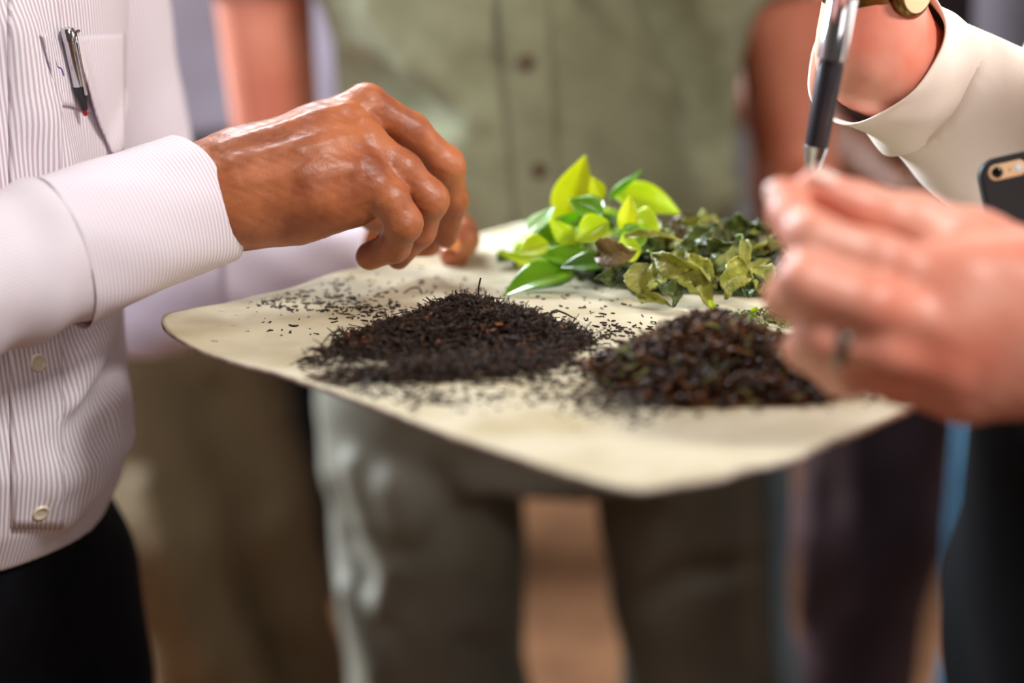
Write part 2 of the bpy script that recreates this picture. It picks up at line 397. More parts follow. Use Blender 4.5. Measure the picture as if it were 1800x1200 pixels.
    for z in np.linspace(.80, tuck, 6):
        a, bb = [np.interp(z, [r[0] for r in TORSO], [r[i] for r in TORSO]) for i in (1, 2)]
        p = F(0, 0, z); rows.append((p[2], p[0], p[1], a*wide*legscale+.010, bb+.010))
    g.loft(rows, F.ang, .01, 'add', 2.3)
    for s in (1, -1):
        hp, kn, an = LG[s]; lg = Shape(); lg.chain([hp, kn, an], [.098*legscale, .082*legscale, .070*legscale], .05); lg.cut(V(an[0], an[1], .045), V(0, 0, -1)); g.group(lg, .03)
    g.disp(folds(foldamp, 10, 5, 16, x*5+1))
    if trouser_extra: trouser_extra(g)
    lo3 = lo.copy(); lo3[2] = .02; hi3 = hi.copy(); hi3[2] = (tuck+.03)*h
    sdf_obj('trousers', g, lo3, hi3, res, trouser_m, root, smooth_it=1)
    if belt:
        bl = Shape(); rows = []
        for z in (tuck-.035, tuck): p = F(0, 0, z); rows.append((p[2], p[0], p[1], .172*wide+.014, .125+.016))
        bl.loft(rows, F.ang, .001, 'add', 2.3); zz = F(0, 0, tuck)[2]
        sdf_obj('belt', bl, F(0, 0, tuck)-V(.25, .25, .05), F(0, 0, tuck)+V(.25, .25, .02), .006, M['leather'], root)
        bc = F(0, .146, tuck-.018); bk = Shape(); bk.ell(bc, (.026, .010, .019)); sdf_obj('belt_buckle', bk, bc-.04, bc+.04, .003, M['silver'], root)
    for s in (1, -1):
        an = LG[s][2]; c = V(an[0], an[1], 0)
        so = Shape(); so.cap(c-F.f*.03+V(0, 0, .045), c+F.f*.13+V(0, 0, .028), .042, .036, .02, (V(0, 0, 1), .85)); so.cap(c+V(0, 0, .05), c+V(0, 0, .10), .044, .04, .02); so.cut(V(0, 0, .006), V(0, 0, -1))
        sdf_obj('shoe', so, c-V(.2, .2, .01), c+V(.2, .2, .16), .007, M['shoe'], root)
    return root, F

# --- man in the green shirt, standing behind the sheet
GX, GY = .028, 1.74
def ridge(t, pts, Y, r, k=.02, mode='add', yo=0):
    pp = [P(px, py, Y+yo) for px, py in pts]; t.chain(pp, [r]*len(pp) if np.isscalar(r) else r, .01) if mode == 'add' else None
    if mode == 'add': o = t.ops.pop(); t.ops.append(('sub', o[1], k, 'add'))
    else:
        s_ = Shape(); s_.chain(pp, [r]*len(pp) if np.isscalar(r) else r, .01); t.group(s_, k, 'subtract')
def surf_ridge(t, pts, r, sink, k=.015, mode='add'):
    pp = []
    for px, py in pts:
        a, n_ = trace(t, px, py, 1.2, 2.6, 500)
        if a is None: continue
        pp.append(a + n_*(-sink))
    if len(pp) < 2: return
    s_ = Shape(); s_.chain(pp, [r]*len(pp), .008); t.group(s_, k, mode)
def green_extra(t):
    global GS; GS = t
    surf_ridge(t, [(1170, 40), (1225, 160), (1268, 255)], .046, -.012, .012, 'subtract')
    surf_ridge(t, [(1050, -40), (1100, 60), (1150, 160), (1205, 260), (1262, 338)], .024, .001, .010)
    surf_ridge(t, [(1262, 332), (1300, 295), (1335, 215)], .020, .001, .010)
    surf_ridge(t, [(545, 165), (610, 150), (690, 180)], .036, -.008, .015, 'subtract')
    surf_ridge(t, [(690, 225), (780, 195), (850, 125)], .026, -.014, .015, 'subtract')
    surf_ridge(t, [(870, -30), (885, 120), (900, 260), (912, 400)], .006, -.0035, .004, 'subtract')
    surf_ridge(t, [(650, 20), (720, 120), (850, 210)], .012, .007)
def grey_extra(g):
    surf_ridge(g, [(545, 690), (552, 780), (575, 900), (612, 1040), (660, 1180)], .016, .004)
    surf_ridge(g, [(620, 820), (650, 920), (690, 1000), (672, 1060)], .014, .003)
    surf_ridge(g, [(690, 860), (712, 920)], .024, .010)
    surf_ridge(g, [(590, 860), (612, 950), (640, 1020)], .014, -.006, .01, 'subtract')
    surf_ridge(g, [(760, 830), (810, 910), (870, 990)], .014, -.008, .01, 'subtract')
    surf_ridge(g, [(820, 1130), (900, 1150), (950, 1170)], .014, -.008, .01, 'subtract')
    surf_ridge(g, [(1330, 820), (1335, 950), (1345, 1180)], .018, .006)
    surf_ridge(g, [(1120, 1060), (1200, 1010), (1290, 1000)], .015, -.009, .012, 'subtract')
armsG = {1: (V(.262, 1.76, 1.42), P(1400, 335, 1.76), P(1455, 480, 1.54)), -1: (V(-.262, 1.76, 1.42), P(498, 330, 1.76), P(592, 490, 1.52))}
legsG = {1: [V(.184, 1.74, .86), V(.222, 1.72, .50), V(.230, 1.76, .10)], -1: [V(-.100, 1.74, .86), V(-.078, 1.70, .50), V(-.06, 1.74, .10)]}
g1, FG = person(GX, GY, -90, M['skin_tan'], M['green_shirt'], M['grey_trousers'],
    'person standing behind the sheet in an olive green short-sleeved button shirt and grey trousers', arms=armsG, sleeve='short', legs=legsG, shirt_extra=green_extra,
    trouser_extra=grey_extra, hem=.95, belly=.04, hair_m=M['hair_grey'], wide=1.14, legscale=1.12, foldamp=.0035, res=.007, arm_r=1.05, hemf=(.62, .62))

# --- person in lilac shirt and khaki trousers, behind the left man
def khaki_extra(g):
    surf_ridge(g, [(390, 700), (430, 780), (468, 880)], .035, -.016, .02, 'subtract')
    surf_ridge(g, [(255, 850), (285, 960), (320, 1080), (370, 1180)], .02, .004)
legsK = {1: [V(-.475, 2.46, .88), V(-.40, 2.42, .50), V(-.32, 2.50, .10)], -1: [V(-.60, 2.46, .88), V(-.51, 2.30, .50), V(-.40, 2.30, .10)]}
k1, FK = person(-.53, 2.50, -80, M['skin_pink'], M['lilac'], M['khaki'], 'person in a lilac shirt, dark belt and khaki trousers behind the striped shirt', h=1.06,
    legs=legsK, trouser_extra=khaki_extra, belt=True, hem=1.0, tuck=1.0, legscale=1.12, foldamp=.004, res=.010)
# --- person in black further back
person(-.50, 3.35, -90, M['skin_dark'], M['charcoal'], M['black_cloth'], 'person in black trousers standing far behind between khaki and grey trouser legs',
    legs={1: [V(-.40, 3.35, .88), V(-.395, 3.33, .5), V(-.39, 3.35, .1)], -1: [V(-.58, 3.35, .88), V(-.60, 3.33, .5), V(-.61, 3.35, .1)]}, foldamp=.003, res=.012)
# --- person in aubergine trousers and charcoal top, behind on the right
def aub_extra(g):
    surf_ridge(g, [(1500, 760), (1505, 900), (1515, 1060)], .018, .006)
    surf_ridge(g, [(1430, 820), (1425, 940), (1410, 1080)], .016, .004)
a1, FA = person(.53, 2.35, -100, M['skin_dark'], M['charcoal'], M['aubergine'], 'person in dark aubergine trousers with clasped brown hands behind the cream cuff', h=.98,
    arms={1: (V(.70, 2.35, 1.38), V(.74, 2.26, 1.11), V(.585, 2.11, 1.075)), -1: (V(.36, 2.37, 1.38), V(.335, 2.30, 1.12), V(.46, 2.12, 1.06))}, sleeve='short', hemf=(.1, .3),
    legs={1: [V(.575, 2.35, .86), V(.555, 2.33, .5), V(.55, 2.38, .1)], -1: [V(.475, 2.35, .86), V(.485, 2.32, .5), V(.48, 2.36, .1)]}, trouser_extra=aub_extra, legscale=.85, foldamp=.004, res=.010)
# --- person in pale jeans hidden behind the black trousers
person(.64, 1.78, 190, M['skin_tan'], M['charcoal'], M['jeans'], 'person in pale blue jeans standing half hidden behind the black trousers',
    legs={1: [V(.558, 1.69, .86), V(.552, 1.70, .5), V(.555, 1.70, .1)], -1: [V(.62, 1.86, .86), V(.62, 1.87, .5), V(.62, 1.87, .1)]},
    arms={1: (V(.62, 1.60, 1.40), V(.70, 1.60, 1.12), V(.66, 1.62, .88)), -1: (V(.62, 1.96, 1.40), V(.70, 1.98, 1.12), V(.68, 1.98, .88))}, foldamp=.003, res=.011)
#MARK_LEFT
# ------------------------------------------------------------------ the striped-shirt man (left)
FL = Frame(-.436, 1.172, -45, 1.0); WL = .72
def bodyL_shape():
    b = Shape(); torso_loft(FL, b, -.01, .84, 1.485, wide=WL)
    b.cap(FL(0, -.005, 1.44), FL(0, .015, 1.56), .056, .052, .03)
    R = np.stack([FL.l, FL.f, V(0, 0, 1)], 1); hc = FL(0, .03, 1.66)
    b.ell(hc+V(0, 0, .015), (.076, .095, .105), R, .02); b.ell(FL(0, .055, 1.605), (.055, .06, .06), R, .03)
    b.cap(FL(0, .125, 1.665), FL(0, .142, 1.635), .008, .014, .012)
    for s in (1, -1):
        b.ell(FL(.078*s, .02, 1.645), (.010, .018, .030), R, .008); b.ell(FL(.032*s, .118, 1.668), (.019, .014, .012), R, .008, 'subtract')
    b.cap(FL(-.022, .124, 1.598), FL(.022, .124, 1.598), .0075, .0075, .01)
    return b
shR, elR = V(-.535, 1.045, 1.41), P(-330, 600, .93)
wrR = P(372, 330, 1.085)
shL, elL, wrL = V(-.330, 1.28, 1.40), P(262, 502, 1.46), P(715, 470, 1.285)
bL = bodyL_shape()
bL.chain([shR, elR], [.050, .042], .02, .05); bL.chain([elR, elR+(wrR-elR)*.3, elR+(wrR-elR)*.93], [.042, .044, .031], .02, .02)
bL.chain([shL, elL], [.048, .042], .02, .02); bL.chain([elL, elL+(wrL-elL)*.3, wrL], [.042, .044, .030], .02, .02)
legsL = {1: [FL(.075, 0, .88), FL(.085, .02, .50), FL(.09, -.02, .10)], -1: [FL(-.085, 0, .88), FL(-.095, .02, .50), FL(-.10, -.02, .10)]}
for s in (1, -1): bL.chain(legsL[s], [.080, .055, .038], .03, .05)
# right hand, palm down over the sheet
h = Shape()
def p3(l): return [P(*q) for q in l]
vert = nrm(V(0, -.35, 1))
h.chain(p3([(300, 350, 1.068), (385, 335, 1.085), (440, 322, 1.09)]), [.031, .0315, .0315], .01, flat=(V(0, 1, .1), .74))
h.chain(p3([(440, 300, 1.10), (560, 240, 1.112), (640, 184, 1.125)]), [.027, .020, .0135], .01, .018)     # middle metacarpal
h.chain(p3([(440, 300, 1.12), (560, 240, 1.14), (632, 190, 1.152)]), [.024, .019, .0125], .01, .018)     # index metacarpal
h.chain(p3([(440, 320, 1.085), (560, 272, 1.092), (640, 250, 1.102)]), [.028, .022, .0135], .01, .018)   # ring metacarpal
h.chain(p3([(430, 345, 1.078), (550, 328, 1.080), (640, 308, 1.084)]), [.028, .024, .0140], .01, .018)   # little metacarpal
h.chain(p3([(425, 370, 1.084), (520, 366, 1.084), (628, 358, 1.088)]), [.0210, .0205, .0150], .01, .016) # hypothenar
h.chain(p3([(470, 340, 1.115), (560, 330, 1.125), (640, 300, 1.12)]), [.024, .020, .014], .01, .014)
# tendons and veins
for pts, r in (([(390, 262, 1.068), (500, 226, 1.080), (610, 190, 1.103)], .0026), ([(410, 288, 1.057), (520, 262, 1.068), (615, 242, 1.085)], .0024),
               ([(420, 318, 1.053), (530, 304, 1.060), (615, 296, 1.070)], .0020)):
    h.chain(p3(pts), [r*.5, r, r*.9], .004, .010)
# fingers
FA_ = Shape(); FA_.chain(p3([(648, 184, 1.125), (722, 230, 1.130), (785, 290, 1.136), (796, 350, 1.150), (784, 416, 1.163)]), [.0128, .0118, .0116, .0098, .0080], .006)
FB_ = Shape(); FB_.chain(p3([(645, 252, 1.102), (708, 298, 1.100), (756, 350, 1.102), (738, 405, 1.112), (700, 452, 1.125)]), [.0128, .0115, .0116, .0100, .0084], .006)
FC_ = Shape(); FC_.chain(p3([(645, 314, 1.086), (685, 350, 1.080), (710, 392, 1.080), (692, 432, 1.093), (650, 450, 1.106)]), [.0130, .0118, .0114, .0102, .0094], .006)
FI_ = Shape(); FI_.chain(p3([(634, 188, 1.152), (715, 237, 1.158), (772, 300, 1.168), (782, 370, 1.180), (745, 438, 1.185)]), [.0122, .0112, .0112, .0092, .0080], .006)
TH_ = Shape(); TH_.chain(p3([(500, 340, 1.13), (620, 352, 1.16), (700, 400, 1.182), (748, 446, 1.192)]), [.018, .0135, .0115, .0085], .006)
h.group(TH_, .010); h.group(FI_, .007); h.group(FA_, .006); h.group(FB_, .006); h.group(FC_, .006)
# knuckle creases
for a, b_ in (((668, 268, 1.086), (690, 300, 1.085)), ((664, 200, 1.108), (690, 232, 1.112))): pass
h.cut(P(330, 345, 1.07), -(wrR-elR))
def crinkle(amp, s):
    return lambda X: amp*(np.sin(X[:, 0]*s+2*np.sin(X[:, 2]*s*.8))*np.sin(X[:, 2]*s*1.3+X[:, 1]*s))
h.disp(crinkle(.00022, 420))
# left hand under the far edge, thumb on top
h2 = Shape()
h2.chain([elL+(wrL-elL)*.8, wrL], [.030, .027], .01)
pal = P(790, 480, 1.30)+V(0, 0, -.012)
h2.chain([wrL, P(770, 486, 1.30)-V(0, 0, .01)], [.027, .024], .01, .01, flat=(V(0, 0, 1), .65))
for i, (ex, ey, yy) in enumerate([(905, 482, 1.30), (912, 500, 1.275), (905, 520, 1.25), (890, 540, 1.225)]):
    a = P(790, 490+4*i, 1.31-.018*i)-V(0, 0, .012); e = P(ex-20, ey, yy); e[2] = ZB-.017; a[2] = ZB-.020-.002*i
    m_ = (a+e)/2; m_[2] = ZB-.020
    h2.chain([wrL-V(0, 0, .006), a, m_, e], [.012, .0105, .0098, .0085], .004, .008)
T0 = P(750, 452, 1.295); T1 = P(804, 404, 1.268); T2 = P(811, 420, 1.243); T3 = P(799, 447, 1.226)
h2.chain([T0, T1, T2, T3], [.015, .0130, .0126, .0112], .006, .010)
hL_lo = np.minimum(wrL, T3)-.13; hL_hi = np.maximum(wrL, T3)+.14
parts = [polygonize(bL, (-.95, .75, .04), (.02, 1.72, 1.82), .010), polygonize(h, P(320, 480, 1.0)-.03, P(850, 130, 1.25)+.03, .00145), polygonize(h2, hL_lo, hL_hi, .0022)]
manL = tag(mesh_np('person', parts, M['skin_brown']), 'person in a white pinstriped shirt pinching tea with one hand and gripping the sheet', 'person')
def nail(c, axis, up, L, W, m, parent, name='fingernail'):
    axis = nrm(axis); up = nrm(up-axis*(up @ axis)); sd = np.cross(axis, up); vs = []; nu, nv = 9, 9
    for i in range(nu):
        for j in range(nv):
            u = i/(nu-1)*2-1; v_ = j/(nv-1)*2-1; wv = W*math.sqrt(max(0, 1-.35*max(0, u)**4-.5*max(0, -u)**4))
            vs.append(c+axis*u*L+sd*v_*wv-up*(v_*v_*W*.45+max(0, u)**2*L*.15))
    q = [[i*nv+j, (i+1)*nv+j, (i+1)*nv+j+1, i*nv+j+1] for i in range(nu-1) for j in range(nv-1)]
    o = mesh_np(name, [(np.array(vs), np.array(q))], m, parent); md = o.modifiers.new('t', 'SOLIDIFY'); md.thickness = .0006; return o
tv = nrm(T3-T2); up = nrm(V(-.28, -1, .25)); up = nrm(up-tv*(up @ tv))
nail(T3+tv*.002+up*.0113, tv, up, .0062, .0062, M['nail'], manL, 'thumbnail')
# hair, trousers, shoes
hc = FL(0, .03, 1.66); hh = Shape(); hh.ell(hc+V(0, 0, .030)-FL.f*.014, (.083, .100, .103), np.stack([FL.l, FL.f, V(0, 0, 1)], 1)); hh.cut(hc+FL.f*.065+V(0, 0, .05), FL.f*.8+V(0, 0, -.6)); hh.cut(hc-V(0, 0, .05), V(0, 0, -1))
sdf_obj('hair', hh, hc-.16, hc+.18, .007, M['hair'], manL)
tr = Shape(); rows = []
for z in np.linspace(.80, 1.0, 6):
    a, bb = [np.interp(z, [r[0] for r in TORSO], [r[i] for r in TORSO]) for i in (1, 2)]; p = FL(0, 0, z); rows.append((z, p[0], p[1], a*WL+.012, bb+.012))
tr.loft(rows, FL.ang, .01, 'add', 2.3)
for s in (1, -1):
    lg = Shape(); lg.chain(legsL[s], [.094, .088, .078], .05); lg.cut(V(0, 0, .045), V(0, 0, -1)); tr.group(lg, .03)
tr.disp(folds(.003, 10, 8, 14, 2))
sdf_obj('trousers', tr, (-.75, .85, .02), (-.05, 1.5, 1.03), .008, M['navy'], manL, smooth_it=1)
for s in (1, -1):
    an = legsL[s][2]; c = V(an[0], an[1], 0); so = Shape(); so.cap(c-FL.f*.03+V(0, 0, .045), c+FL.f*.13+V(0, 0, .028), .042, .036, .02, (V(0, 0, 1), .85)); so.cap(c+V(0, 0, .05), c+V(0, 0, .10), .044, .04, .02); so.cut(V(0, 0, .006), V(0, 0, -1))
    sdf_obj('shoe', so, c-V(.2, .2, .01), c+V(.2, .2, .16), .007, M['shoe'], manL)
# shirt body
ts = Shape(); rows = []
for z, g_, ff in ((.955, .004, .012), (.985, .020, .016), (1.03, .032, .020), (1.09, .030, .016), (1.18, .018, .010), (1.33, .014, .006), (1.41, .012, 0), (1.455, .012, 0), (1.478, .010, 0)):
    a, bb, c0 = [np.interp(z, [r[0] for r in TORSO], [r[i] for r in TORSO]) for i in (1, 2, 3)]; p = FL(0, c0+ff, z); rows.append((z, p[0], p[1], a*WL+g_*.8+.030*smoothstep(1.06, 1.28, z), bb+g_))
ts.loft(rows, FL.ang, .01, 'add', 2.2)
# drape folds over the belly
for pts, r, k in (([(225, 620), (205, 700), (150, 800), (110, 850)], .010, .02), ([(235, 700), (215, 770), (160, 850), (120, 900)], .010, .02), ([(190, 560), (150, 640), (130, 700)], .008, .02),
                  ([(225, 120), (215, 180), (190, 260)], .006, .012), ([(30, 60), (70, 200), (110, 300)], .008, .02)):
    pp = []
    for px, py in pts:
        a, n_ = trace(ts, px, py, .8, 1.8, 500)
        if a is not None: pp.append(a-n_*r*.35)
    if len(pp) > 1: g_ = Shape(); g_.chain(pp, [r]*len(pp), .01); ts.group(g_, k)
for pts, r in (([(200, 640), (170, 720), (130, 780)], .010), ([(232, 660), (190, 760), (150, 810)], .008)):
    pp = []
    for px, py in pts:
        a, n_ = trace(ts, px, py, .8, 1.8, 500)
        if a is not None: pp.append(a+n_*r*.45)
    if len(pp) > 1: g_ = Shape(); g_.chain(pp, [r]*len(pp), .01); ts.group(g_, .012, 'subtract')
ts.disp(folds(.0016, 26, 10, 14, 4))
def st_torso(v):
    d = v-FL(0, 0, 0); return np.arctan2(d @ FL.l, d @ FL.f + .02)*.155 + v[:, 2]*.02
shirtL = sdf_obj('shirt', ts, (-.70, .90, .93), (-.13, 1.45, 1.50), .0045, M['shirt_body'], manL, {'stripe': st_torso}, 2)
def cloth_tube(name, a, b, ra, rb, mat_, parent, side, squash=.86, thick=.0022, slant=(0, 0), inner=.045, wob=.0012, attr=None, ns=34, nt=96, ph=0, flare=0):
    """a cuff: an open tube with turned rim and an inside face"""
    d = nrm(b-a); side = nrm(np.array(side, float)-d*(np.array(side, float) @ d)); up = np.cross(side, d)
    if up[2] < 0: up = -up
    L = np.linalg.norm(b-a); vs = []
    def ringv(s, rad, inset):
        out = []
        for j in range(nt):
            t = 2*PI*j/nt; r_ = rad+wob*(math.sin(2*t+s*4+ph)+.6*math.sin(3*t-s*7+ph*2)+.35*math.sin(7*t+s*9))-inset+flare*max(0, s-.8)**2
            sh = (slant[0]*math.sin(t)+slant[1]*math.cos(t))*max(0, s)**2
            out.append(a+d*(L*s+sh)+side*r_*squash*math.cos(t)+up*r_*math.sin(t))
        return out
    prof = [(s_, 0) for s_ in np.linspace(0, 1, ns)]+[(1+.0012/L, thick*.5)]+[(s_, thick) for s_ in np.linspace(1, 1-inner/L, 10)]
    for s_, ins in prof: vs += ringv(s_, ra+(rb-ra)*min(s_, 1), ins)
    m_ = len(prof); q = [[i*nt+j, i*nt+(j+1) % nt, (i+1)*nt+(j+1) % nt, (i+1)*nt+j] for i in range(m_-1) for j in range(nt)]
    return mesh_np(name, [(np.array(vs), np.array(q))], mat_, parent, attr)
def axial(a, d, r=.05):
    d = nrm(d); u = nrm(np.cross(d, V(0, 0, 1))); w_ = np.cross(d, u)
    return (lambda v: np.arctan2((v-a) @ u, (v-a) @ w_)*r), (lambda v: (v-a) @ d)
def hollow(sh, a, b, ra, rb, depth=.9):
    sh.cap(a+(b-a)*depth, b+(b-a)*.5, ra, rb, .002, mode='subtract')
# right sleeve and cuff
c0, c1 = P(112, 440, 1.015), P(352, 350, 1.080); ax = nrm(c1-c0)
sl = Shape(); sl.chain([shR, elR, c0+ax*.006], [.072, .058, .0445], .02); sl.cut(c0+ax*.004, ax)
sl.disp(lambda X: folds(.0028, 18, 10, 26, 1)(X)-.0022*np.sin((X @ ax)*150+2*np.sin(X[:, 2]*40)))
a_f, a_l = axial(c0, ax)
sdf_obj('sleeve', sl, (-.66, .80, 1.03), c0+.09, .005, M['shirt_sleeve'], manL, {'stripe': a_f}, 1)
cloth_tube('cuff', c0-ax*.004, c1, .0485, .0435, M['shirt_cuff'], manL, (0, -1, 0), .86, slant=(-.005, .003), attr={'stripe': a_l})
# left sleeve and cuff
c2 = elL+(wrL-elL)*.55; axl = nrm(wrL-elL)
sl2 = Shape(); sl2.chain([elL, c2], [.058, .050], .02); sl2.cut(c2+axl*.003, axl); g0 = Shape(); g0.chain([FL(.09, 0, 1.38), shL, elL], [.075, .066, .058], .02); sl2.group(g0, .02)
sl2.disp(folds(.003, 20, 12, 20, 3)); af2, al2 = axial(c2, axl)
sdf_obj('sleeve', sl2, np.minimum(np.minimum(shL, elL), c2)-V(.16, .16, .09), np.maximum(np.maximum(shL, elL), c2)+.10, .005, M['shirt_sleeve'], manL, {'stripe': lambda v: np.where(v[:, 2] > 1.13, axial(elL, shL-elL)[0](v), af2(v))}, 2)
c3 = elL+(wrL-elL)*.97
cloth_tube('cuff', c2-axl*.004, c3, .061, .045, M['shirt_cuff'], manL, (.5, -1, 0), .95, slant=(0, 0), attr={'stripe': al2}, wob=.002, ph=2)
# placket, pocket, buttons
def patch(px_grid, sdf, off, name, m, parent, attr=None, thick=.0012, y=(.8, 1.9), zmin=-9):
    rowsn, coln = len(px_grid), len(px_grid[0]); vs = []
    for r_ in px_grid:
        for px, py, o_ in r_:
            a, n_ = trace(sdf, px, py, y[0], y[1], 400)
            if a is None: a = P(px, py, 1.15); n_ = V(.7, -.7, 0)
            a = np.array([a[0], a[1], max(a[2], zmin)])
            vs.append(a+n_*(off+o_))
    q = [[i*coln+j, i*coln+j+1, (i+1)*coln+j+1, (i+1)*coln+j] for i in range(rowsn-1) for j in range(coln-1)]
    ob = mesh_np(name, [(np.array(vs), np.array(q))], m, parent, attr); md = ob.modifiers.new('t', 'SOLIDIFY'); md.thickness = thick; md.offset = 0
    return ob
def lerp(a, b, t): return a+(b-a)*t
pk = []
for i in range(60):
    t = i/59; y_ = lerp(-120, 925, t); xc = np.interp(y_, [-120, 0, 300, 640, 900, 1000], [62, 60, 62, 62, 66, 60]); pk.append([(xc+dx, y_, (.0012 if abs(dx) < 42 else -.0012)) for dx in (-46, -41, -25, 0, 25, 41, 46)])
patch([r for r in pk if True], ts, .0012, 'placket', M['shirt_body'], manL, {'stripe': st_torso}, zmin=.962)
pc = []
for i in range(20):
    t = i/19; row = []
    for j in range(16):
        s_ = j/15; xl = np.interp(t, [0, .6, 1], [64, 150, 196]); xr = 212; yt = lerp(64, 58, s_)+t*210
        xl = np.interp(t, [0, .25, .5, .75, 1], [100, 118, 140, 165, 196]); gape = .010*math.exp(-((s_)/.25)**2)*math.exp(-((t-.2)/.45)**2)
        row.append((lerp(xl, xr, s_), yt, gape))
    pc.append(row)
patch(pc, ts, .0028, 'pocket', M['shirt_sleeve'], manL, {'stripe': st_torso})
pc2 = []
for i in range(14):
    t = i/13; pc2.append([(lerp(60, 104, s_/7)+t*34*(1 if s_ else .6)+(t*20), lerp(60, 74, s_/7)+t*125, .004*(1-s_/7)*(1-t)) for s_ in range(8)])
patch(pc2, ts, .0018, 'pocket_flap', M['shirt_body'], manL, {'stripe': st_torso})
def button(sdf, px, py, mt, parent, lift, sc=1.0, y=(.8, 1.9), lab=None):
    a, n_ = trace(sdf, px, py, *y); a = a+n_*lift
    u_ = nrm(np.cross(n_, V(0, 0, 1))); w_ = np.cross(u_, n_); vs = [a+n_*.0004]
    prof = [(.0016, .0004), (.0030, .0003), (.0042, .0012), (.0054, .0014), (.0060, .0004), (.0058, -.0012)]; N = 20
    for r_, z_ in prof:
        for j in range(N): an = 2*PI*j/N; vs.append(a+(u_*math.cos(an)+w_*math.sin(an))*r_*sc+n_*z_*sc)
    tri = np.array([[0, 1+j, 1+(j+1) % N] for j in range(N)]); qd = np.array([[1+i*N+j, 1+(i+1)*N+j, 1+(i+1)*N+(j+1) % N, 1+i*N+(j+1) % N] for i in range(len(prof)-1) for j in range(N)])
    vs = np.array(vs); bo = mesh_np('shirt_button', [(vs, qd), (vs, tri)], mt, parent)
    if lab: bo['label'] = lab
for px, py in ((62, 637), (68, 895), (60, 372), (40, -60)): button(ts, px, py, M['button'], manL, .0036, lab='cream sewn button')
gp = []
for i in range(40):
    y_ = lerp(-40, 415, i/39); xl, xr = np.interp(y_, [0, 400], [882, 905]), np.interp(y_, [0, 400], [962, 985]); gp.append([(lerp(xl, xr, q_), y_, (-.003 if q_ in (0, 1) else .001)) for q_ in (0, .06, .12, .5, .88, .94, 1)])
patch(gp, GS, .0045, 'placket', M['green_shirt'], g1, thick=.003, y=(1.2, 2.2))
for px, py in ((925, 110), (950, 300)): button(GS, px, py, M['button_brown'], g1, .0085, 1.25, (1.2, 2.2), 'brown sewn button')
# collar
co = Shape(); co.cap(FL(0, 0, 1.455), FL(0, 0, 1.50), .072, .068, .005); co.cap(FL(0, .0, 1.40), FL(0, 0, 1.6), .060, .060, .002, mode='subtract'); co.cut(FL(0, 0, 1.45), V(0, 0, -1)); co.cut(FL(0, 0, 1.505), V(0, 0, 1))
sdf_obj('collar', co, FL(0, 0, 1.48)-.12, FL(0, 0, 1.48)+.12, .005, M['shirt_body'], manL, {'stripe': st_torso})
# ink scribble on the pocket
def surf_line(pts, off, r, name, m, parent, sdf=ts):
    pp = []
    for px, py in pts:
        a, n_ = trace(sdf, px, py, .8, 1.9)
        pp.append(a+n_*off)
    return tube_obj(name, spline(pp, 30), r, m, parent, 6)
surf_line([(76, 96), (86, 104), (90, 118), (98, 122), (102, 134)], .0042, .0004, 'ink_mark', M['ink'], manL)
# the pen in the pocket
pa, pn = trace(ts, 104, 60, .8, 1.9); pb, _ = trace(ts, 134, 192, .8, 1.9)
pa = pa+pn*.0085; pb = pb+pn*.0075
pen = tag(tube_obj('pen', [pa, pa*.93+pb*.07, pa*.6+pb*.4, pa*.25+pb*.75, pb], [.0030, .0040, .0040, .0036, .0022], M['dark_plastic'], None, 14), 'chrome clip pen slipped into the striped shirt pocket', 'pen')
u_ = nrm(pb-pa)
tube_obj('cap', [pa-u_*.004, pa-u_*.002, pa+u_*.004], [.0035, .0046, .0046], M['silver'], pen, 14)['label'] = 'chrome cap'
sd_ = nrm(np.cross(u_, pn)); tube_obj('clip', spline([pa-sd_*.008+pn*.001, pa-sd_*.003+pn*.003, pa+u_*.006+pn*.0058, pa+u_*.022+pn*.0052, pa+u_*.040+pn*.0048], 16), .0013, M['silver'], pen, 8)['label'] = 'chrome clip'
tube_obj('barrel_band', [pa+u_*.003, pa+u_*.034], [.0044, .0041], M['silver'], pen, 14)
pb_in = pb+u_*.004
tube_obj('tip', [pb-u_*.004, pb_in], [.0026, .0012], mat('red_plastic', srgb(150, 30, 30), .3), pen, 10)
#MARK_RIGHT
# ------------------------------------------------------------------ the cream-shirt person (right)
FR = Frame(.495, 1.10, 180, 1.02)
cA, cB = P(1830, 290, 1.17), P(1538, 92, 1.10); axr = nrm(cB-cA)
elB = cB-axr*.20; wrB = P(1526, -140, 1.09)                              # far (right) arm, raised
shB = V(.50, 1.30, 1.40); shN = V(.46, .92, 1.42)
wrN = P(1800, 560, .80); elN = P(2500, 640, .86)
bR = Shape(); torso_loft(FR, bR, -.01); bR.cap(FR(0, 0, 1.44), FR(0, .015, 1.56), .056, .052, .03)
R_ = np.stack([FR.l, FR.f, V(0, 0, 1)], 1); hcR = FR(0, .03, 1.66)
bR.ell(hcR+V(0, 0, .015), (.076, .095, .105), R_, .02); bR.ell(FR(0, .055, 1.605), (.055, .06, .06), R_, .03); bR.cap(FR(0, .125, 1.665), FR(0, .142, 1.635), .008, .014, .012)
for s in (1, -1): bR.ell(FR(.078*s, .02, 1.645), (.010, .018, .030), R_, .008); bR.ell(FR(.032*s, .118, 1.668), (.019, .014, .012), R_, .008, 'subtract')
bR.chain([shB, elB], [.050, .042], .02, .05); bR.chain([elB, cB, wrB], [.042, .034, .027], .02, .02)
bR.chain([shN, elN], [.050, .042], .02, .05); bR.chain([elN, elN+(wrN-elN)*.9], [.044, .029], .02, .02)
lgR = {1: [V(.437, 1.01, .88), V(.430, 1.0, .5), V(.46, 1.0, .1)], -1: [V(.44, 1.20, .88), V(.45, 1.2, .5), V(.47, 1.21, .1)]}
for s in (1, -1): bR.chain(lgR[s], [.080, .055, .038], .03, .05)
n = Shape()          # near left hand, back to the viewer, thumb up, pinching
